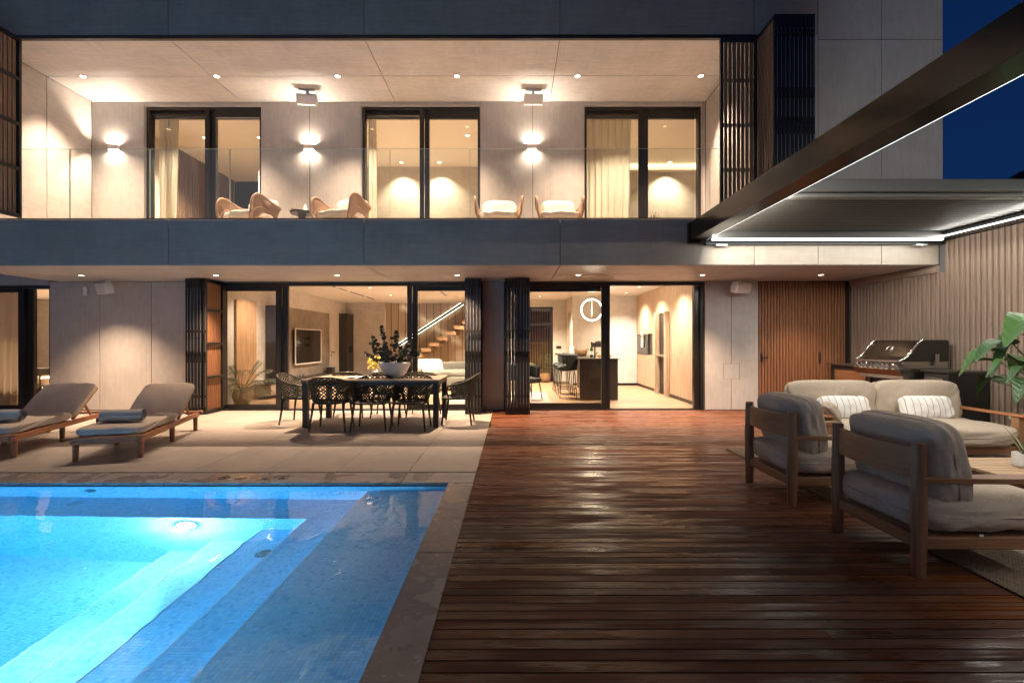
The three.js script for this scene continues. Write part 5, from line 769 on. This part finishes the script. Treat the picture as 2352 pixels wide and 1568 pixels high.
// ------------------------------------------------------------------ lounge set at right
{
  const post = (x, z, h, r = 0.043) => { const g = lathe([[0, 0], [r * 0.86, 0], [r * 1.05, h * 0.35], [r * 1.05, h * 0.6], [r * 0.86, h - 0.006], [r * 0.80, h], [0, h]], 20).scale(1, 1, 0.82); grainUV(g, 1, [x, z]); return g.translate(x, 0, z); };
  const seam = (g, m = M.greyFabric) => { const o = new THREE.Mesh(g, m); o.name = 'piping'; return o; };
  const armchair = (t, s) => { // seat faces +x, width along z, base at the middle of the back
    const hw = 0.352;
    for (const k of [-1, 1]) { add(t, 'back_post', post(0, k * hw, 0.795), M.teakDark); add(t, 'front_leg', post(0.80, k * hw, 0.575, 0.036), M.teakDark);
      const arm = new THREE.Shape().moveTo(-0.02, -0.03).lineTo(0.5, -0.048).quadraticCurveTo(0.86, -0.055, 0.88, 0).quadraticCurveTo(0.86, 0.055, 0.5, 0.048).lineTo(-0.02, 0.03).closePath();
      add(t, 'armrest', grainUV(new THREE.ExtrudeGeometry(arm, { depth: 0.022, bevelEnabled: true, bevelThickness: 0.006, bevelSize: 0.006, bevelSegments: 3 }).rotateX(-Math.PI / 2), 0, [k, 0]).translate(0.02, 0.567, k * hw), M.teakDark);
      add(t, 'side_rail', rb(0.40, 0.205, k * hw, 0.76, 0.075, 0.045, 0.01, 2), M.teakDark); }
    add(t, 'rear_rail', rb(0, 0.205, 0, 0.045, 0.075, 0.63, 0.01, 2), M.teakDark); add(t, 'front_rail', rb(0.80, 0.205, 0, 0.045, 0.075, 0.63, 0.01, 2), M.teakDark);
    { const g = new THREE.BoxGeometry(0.028, 0.185, 0.64, 1, 2, 16), p = g.attributes.position; for (let i = 0; i < p.count; i++) { const z = p.getZ(i) / 0.32; p.setX(i, p.getX(i) - 0.055 * (1 - z * z)); } g.computeVertexNormals(); add(t, 'back_board', grainUV(g, 2, [s, s]).translate(0.0, 0.672, 0), M.teakDark); }
    const webs = []; for (let k = 0; k < 15; k++) webs.push(lb(0.05 + 0.05 * k, 0.232, 0, 0.038, 0.005, 0.64)); add(t, 'webbing', join(webs), M.rope);
    add(t, 'seat_cushion', cushion(0.90, 0.245, 0.78, { seed: s, e: 5, puff: 0.22, crease: 0.007, n: 34 }).translate(0.43, 0.362, 0), M.greyFabric).add(seam(piping(0.90, 0.245, 0.78, 1, 5).translate(0.43, 0.362, 0)));
    add(t, 'back_cushion', cushion(0.27, 0.52, 0.76, { seed: s + 0.3, flat: 0, e: 5.5, puff: 0.24, crease: 0.008, n: 34 }).rotateZ(0.17).translate(0.20, 0.645, 0), M.greyFabric).add(seam(piping(0.27, 0.52, 0.76, 0, 5.5).rotateZ(0.17).translate(0.20, 0.645, 0)));
    add(t, 'care_tag', lb(0.33, 0.262, hw + 0.045, 0.02, 0.012, 0.004), M.white);
  };
  const a = thing('lounge_armchair', 'teak lounge armchair with grey cushions nearest the camera', 'armchair', [2.42, 0, 3.20], { group: 'teak lounge armchairs seen from behind' }); armchair(a, 0.13);
  const b = thing('lounge_armchair', 'teak lounge armchair with grey cushions standing behind the nearest one', 'armchair', [2.385, 0, 4.44], { group: 'teak lounge armchairs seen from behind', turn: 0.02 }); armchair(b, 0.55);

  const s = thing('outdoor_sofa', 'two-seat teak outdoor sofa with thick beige cushions', 'sofa', [4.55, 0, 5.72]);
  for (const k of [-1, 1]) { const x = 4.55 + k * 1.08; wadd(s, 'front_leg', bx(x - 0.04, x + 0.04, 0, 0.555, 5.28, 5.36, 1), M.teakDark); wadd(s, 'rear_leg', bx(x - 0.035, x + 0.035, 0, 0.72, 6.18, 6.25, 1), M.teakDark); wadd(s, 'armrest', rbx(x - 0.055, x + 0.055, 0.557, 0.585, 5.22, 6.17, 0.012, 3, 2), M.teak); wadd(s, 'side_rail', rbx(x - 0.025, x + 0.025, 0.16, 0.24, 5.365, 6.175, 0.01, 2, 2), M.teakDark); }
  wadd(s, 'front_rail', rbx(3.515, 5.585, 0.155, 0.235, 5.29, 5.34, 0.01, 2, 0), M.teakDark); wadd(s, 'rear_rail', rbx(3.51, 5.59, 0.16, 0.24, 6.19, 6.24, 0.01, 2, 0), M.teakDark); wadd(s, 'back_board', rbx(3.51, 5.59, 0.52, 0.70, 6.20, 6.235, 0.01, 2, 0), M.teakDark); wadd(s, 'seat_slats', join([...Array(8)].map((_, k) => bx(3.5, 5.6, 0.222, 0.24, 5.36 + 0.1 * k, 5.43 + 0.1 * k, 0))), M.teakDark);
  add(s, 'seat_cushion', cushion(2.08, 0.26, 1.06, { seed: 0.21, e: 5.5, puff: 0.22, crease: 0.010, n: 30 }).translate(0, 0.355, 0.055), M.beigeFabric).add(seam(piping(2.08, 0.26, 1.06, 1, 5.5).translate(0, 0.355, 0.055), M.beigeFabric));
  for (const k of [-1, 1]) add(s, 'back_cushion', cushion(1.07, 0.50, 0.25, { seed: 0.4 + 0.2 * k, flat: 2, e: 5.5, puff: 0.25, crease: 0.012, n: 26 }).rotateX(-0.13).translate(k * 0.535, 0.655, -0.33), M.beigeFabric).add(seam(piping(1.07, 0.50, 0.25, 2, 5.5).rotateX(-0.13).translate(k * 0.535, 0.655, -0.33), M.beigeFabric));
  // striped pillows: the stripes are woven, flat print
  const stripe = tex(512, 64, (u, v) => { const k = (u * 8 + 0.25) % 1, on = Math.abs(k - 0.5) < 0.055, h = 0.93 + 0.08 * (nX(u, v * 0.2) - 0.5); return on ? [0.46 * h, 0.30 * h, 0.18 * h] : [0.76 * h, 0.74 * h, 0.69 * h]; });
  const sm = mat(1, 1, 1, { map: stripe, bumpMap: sized(T.fabricBump, 0.16, 0.16), bumpScale: 0.001, roughness: 0.95 });
  const pill = (label, pos, turn) => { const t = thing('striped_pillow', label, 'pillow', pos, { turn, group: 'striped lumbar pillows on the sofa' }); const g = cushion(0.60, 0.27, 0.15, { seed: pos[0], flat: 2, e: 7, puff: 0.5, crease: 0.008, n: 18 }), p = g.attributes.position, uv = g.attributes.uv; for (let i = 0; i < p.count; i++) uv.setXY(i, p.getX(i) / 0.6 + 0.5, p.getY(i) / 0.27 + 0.5); add(t, 'cover', g.rotateX(-0.32).translate(0, 0.128, 0), sm); };
  pill('white lumbar pillow with brown stripes on the left half of the sofa', [3.99, 0.475, 5.76], 0.04); pill('white lumbar pillow with brown stripes on the right half of the sofa', [4.98, 0.475, 5.76], 0.03);
  const sc = thing('scatter_cushion', 'plain tan scatter cushion against the left arm of the sofa', 'cushion', [3.60, 0.455, 5.40], { turn: 1.15 }); add(sc, 'cover', cushion(0.36, 0.25, 0.13, { seed: 0.8, flat: 2, e: 6, puff: 0.5 }).rotateX(-0.35).translate(0, 0.125, 0), M.beigeFabric);

  const c = thing('coffee_table', 'low teak slatted coffee table between the armchairs and the sofa', 'table', [4.5, 0, 3.75]);
  for (let k = 0; k < 12; k++) wadd(c, 'top_slat', rbx(3.83, 5.25, 0.325, 0.352, 3.22 + 0.0915 * k, 3.22 + 0.0915 * k + 0.086, 0.004, 1, 0), M.teakPale);
  wadd(c, 'apron', join([bx(3.87, 3.90, 0.262, 0.324, 3.25, 4.28, 2), bx(5.18, 5.21, 0.262, 0.324, 3.25, 4.28, 2), bx(3.9, 5.18, 0.263, 0.323, 3.25, 3.28, 0), bx(3.9, 5.18, 0.263, 0.323, 4.25, 4.28, 0)]), M.teakDark); for (const [x, Z] of [[3.92, 3.3], [5.16, 3.3], [3.92, 4.23], [5.16, 4.23]]) wadd(c, 'leg', bx(x - 0.03, x + 0.03, 0, 0.262, Z - 0.03, Z + 0.03, 1), M.teakDark);
  const p = thing('table_plant', 'spiky plant in a small pale grey pot on the coffee table', 'plant', [4.27, 0.353, 3.98]), r = rng(121);
  add(p, 'pot', lathe([[0, 0], [0.075, 0], [0.082, 0.02], [0.082, 0.115], [0.072, 0.115], [0.07, 0.09], [0, 0.09]], 32), M.ceramic);
  for (let k = 0; k < 15; k++) { const a = k * 2.4, el = 0.55 + 0.85 * r(), L = 0.28 + 0.16 * r(), d = V3(Math.cos(a) * Math.cos(el), Math.sin(el), Math.sin(a) * Math.cos(el)), q = V3(0, 0.09, 0); add(p, 'leaf', blade([q, q.clone().addScaledVector(d, L * 0.5), q.clone().addScaledVector(d, L).add(V3(0, -0.04, 0))], 0.022, { n: 5, shape: (t) => 1 - t * 0.95, fold: 0.5 }), M.grassLeaf); }
  const g = thing('outdoor_rug', 'flat woven jute rug under the lounge seats', 'rug', [4.5, 0, 4.2]); wadd(g, 'weave', bx(2.78, 6.2, 0.001, 0.013, 2.1, 6.23, 0), M.rug);
}
{ // large broad-leaved plant at the right edge
  const t = thing('broadleaf_plant', 'large leafy plant in a cream pot beside the sofa at the right edge', 'plant', [6.22, 0, 5.62]), r = rng(131); t.scale.setScalar(1.12);
  add(t, 'pot', lathe([[0, 0], [0.15, 0], [0.20, 0.1], [0.235, 0.28], [0.22, 0.38], [0.215, 0.40], [0.24, 0.41], [0.24, 0.45], [0.21, 0.45], [0.19, 0.40], [0, 0.40]], 44), M.creamPot); add(t, 'soil', new THREE.CylinderGeometry(0.2, 0.2, 0.02, 24).translate(0, 0.405, 0), M.soil);
  const leafAt = (tip, L, W, dir, m, dr) => { const q0 = V3(0.03 * (r() - 0.5), 0.4, 0.03 * (r() - 0.5)), mid = q0.clone().lerp(tip, 0.5).add(V3(-dir.x * 0.08, 0.12, -dir.z * 0.08)); add(t, 'stalk', tube([q0, mid, tip], 0.008, 14, 6), M.stem); const e = tip.clone().addScaledVector(dir, L * 0.55).add(V3(0, 0.05, 0)), f = tip.clone().addScaledVector(dir, L).add(V3(0, -dr, 0)); add(t, 'leaf', blade([tip, tip.clone().lerp(e, 0.5).add(V3(0, 0.03, 0)), e, f], W, { n: 14, fold: 0.22, wave: 0.006, ph: r() * 6, shape: (k) => Math.pow(Math.sin(Math.PI * Math.pow(clamp(k * 0.97 + 0.015), 0.72)), 0.72) }), m); };
  const d = (x, y, z) => V3(x, y, z).normalize();
  leafAt(V3(0.02, 1.42, 0.05), 0.66, 0.36, d(-0.92, 0.10, 0.25), M.leaf, 0.30); leafAt(V3(0.0, 1.25, 0.12), 0.44, 0.32, d(-0.35, -0.35, 0.8), M.leafDark, 0.16); leafAt(V3(-0.05, 1.30, -0.05), 0.50, 0.22, d(-0.85, -0.2, 0.1), M.leafDark, 0.32);
  leafAt(V3(-0.42, 0.98, 0.15), 0.36, 0.085, d(-0.9, 0.15, 0.1), M.leaf, 0.16); leafAt(V3(-0.38, 0.93, 0.25), 0.34, 0.10, d(-0.85, 0.05, 0.2), M.leafDark, 0.13); leafAt(V3(-0.14, 0.93, 0.3), 0.30, 0.17, d(-0.55, -0.5, 0.6), M.leafDark, 0.12);
  for (let k = 0; k < 16; k++) { const a = k * 2.39 + 0.7, rad = 0.18 + 0.32 * r(), y = 0.68 + 0.62 * r(); leafAt(V3(Math.cos(a) * rad, y, Math.sin(a) * rad), 0.28 + 0.2 * r(), 0.17 + 0.1 * r(), d(Math.cos(a), -0.25 * r(), Math.sin(a)), r() < 0.35 ? M.leaf : M.leafDark, 0.10 + 0.12 * r()); }
}

// ------------------------------------------------------------------ outdoor kitchen with gas grill
{
  const t = thing('outdoor_kitchen', 'dark stone outdoor kitchen counter along the board wall', 'counter', [6.5, 0, 8.2]);
  wadd(t, 'cabinet', join([bx(6.29, 6.84, 0.05, 0.93, 8.40, 9.44), bx(6.29, 6.84, 0.05, 0.93, 6.90, 7.30), bx(6.32, 6.84, 0.05, 0.80, 7.302, 8.398)]), M.tableDark);
  wadd(t, 'end_panel', bx(6.27, 6.845, 0, 0.935, 6.86, 6.898, 0), M.frame); wadd(t, 'counter_top', rbx(6.24, 6.848, 0.937, 0.968, 8.385, 9.5, 0.004, 1, 2), M.darkStone); wadd(t, 'counter_top', rbx(6.24, 6.848, 0.937, 0.968, 6.85, 7.315, 0.004, 1, 2), M.darkStone);
  wadd(t, 'drawer_front', bx(6.272, 6.288, 0.60, 0.86, 8.5, 9.3, 2), M.slat); wadd(t, 'drawer_front', bx(6.272, 6.288, 0.1, 0.58, 8.5, 9.3, 2), M.slat); wadd(t, 'steel_door', rbx(6.262, 6.288, 0.2, 0.86, 6.95, 7.27, 0.004, 1, 1), M.steel);
  const g = thing('gas_grill', 'large stainless gas grill with closed hood set into the outdoor kitchen', 'grill', [6.3, 0.85, 7.85]);
  const Z0 = 7.38, Z1 = 8.34, prof = (pts) => { const s = new THREE.Shape(); pts.forEach(([x, y], i) => i ? s.lineTo(x, y) : s.moveTo(x, y)); s.closePath(); return s; };
  const ext = (pts, a, b, bev = 0) => grainUV(new THREE.ExtrudeGeometry(prof(pts), { depth: b - a, bevelEnabled: bev > 0, bevelThickness: bev, bevelSize: bev, bevelSegments: 2 }).translate(0, 0, -b), 2);
  const hood = [[6.02, 1.085], [6.05, 1.115], [6.10, 1.15], [6.30, 1.385], [6.35, 1.41], [6.72, 1.41], [6.74, 1.38], [6.74, 1.085]];
  wadd(g, 'hood', ext(hood, Z0 + 0.03, Z1 - 0.03), M.hood);
  for (const [a, b] of [[Z0, Z0 + 0.028], [Z1 - 0.028, Z1]]) wadd(g, 'hood_side', ext(hood.map(([x, y]) => [x - (x < 6.4 ? 0.006 : 0), y + (y > 1.1 ? 0.006 : 0)]), a, b), M.frameGloss);
  for (const Z of [Z0 + 0.005, Z1 - 0.005]) wadd(g, 'hood_trim', tube([V3(5.97, 1.075, -Z), V3(6.03, 1.115, -Z), V3(6.09, 1.155, -Z), V3(6.20, 1.285, -Z), V3(6.295, 1.395, -Z), V3(6.34, 1.42, -Z)], 0.013, 24, 8), M.steelBright);
  wadd(g, 'handle', rod(V3(5.965, 1.085, -Z0 - 0.02), V3(5.965, 1.085, -Z1 + 0.02), 0.016, 0.016, 14), M.steelBright);
  for (const Z of [Z0 + 0.06, Z1 - 0.06]) wadd(g, 'handle_post', rod(V3(5.965, 1.085, -Z), V3(6.05, 1.10, -Z), 0.011, 0.011, 10), M.steelBright);
  wadd(g, 'firebox', bx(6.05, 6.74, 0.80, 1.082, Z0 + 0.02, Z1 - 0.02), M.steel);
  wadd(g, 'control_panel', ext([[5.93, 0.955], [6.05, 1.035], [6.05, 0.96], [6.0, 0.935]], Z0 - 0.01, Z1 + 0.01), M.steel); wadd(g, 'grease_tray', ext([[5.93, 0.953], [6.0, 0.933], [6.05, 0.86], [6.02, 0.855]], Z0 - 0.008, Z1 + 0.008), M.steel);
  for (let k = 0; k < 26; k++) { const Z = Z0 + 0.06 + 0.033 * k; wadd(g, 'vent_slot_shade', bar(V3(6.046, 1.045, -Z), V3(6.046, 1.072, -Z - (k < 13 ? -0.012 : 0.012)), 0.008, 0.006), M.blackMatt); }  // solid black bars put the shade of the vent openings into colour
  for (let row = 0; row < 3; row++) for (let k = 0; k < 15; k++) { const Z = Z0 + 0.04 + 0.06 * k + (row % 2) * 0.03, f = (row + 0.5) / 3, x = lerp(5.958, 6.018, f), y = lerp(0.925, 0.872, f); wadd(g, 'tray_slot_shade', lb(x, y, -Z, 0.008, 0.008, 0.04), M.blackMatt); }  // black blocks painted as the dark inside the tray holes
  for (let k = 0; k < 8; k++) { const Z = Z1 - 0.09 - 0.112 * k, s = k === 0 || k === 7 ? 1.25 : (k % 2 ? 0.8 : 1), kn = wadd(g, 'knob', new THREE.CylinderGeometry(0.026 * s, 0.030 * s, 0.045, 18).rotateZ(0.98).translate(5.965, 1.012, -Z), M.steel); wadd(kn, 'knob_cap', new THREE.SphereGeometry(0.0265 * s, 16, 10).scale(0.6, 0.8, 1).translate(5.945, 1.025, -Z), M.steelBright); }
  wadd(g, 'badge', join([new THREE.TorusGeometry(0.05, 0.012, 6, 24).rotateY(-Math.PI / 2).rotateZ(-0.72).translate(6.205, 1.282, -7.86), tube([V3(6.20, 1.282, -7.83), V3(6.225, 1.31, -7.80), V3(6.20, 1.265, -7.79), V3(6.165, 1.235, -7.81)], 0.010, 12, 6)]), M.steelBright);
  wadd(g, 'rotisserie_mount', join([bx(6.50, 6.56, 1.02, 1.2, Z0 - 0.035, Z0 - 0.002)]), M.steel);
}
scene.traverse((o) => { if (o.isMesh) { o.castShadow = true; o.receiveShadow = true; } });
renderer.render(scene, camera);
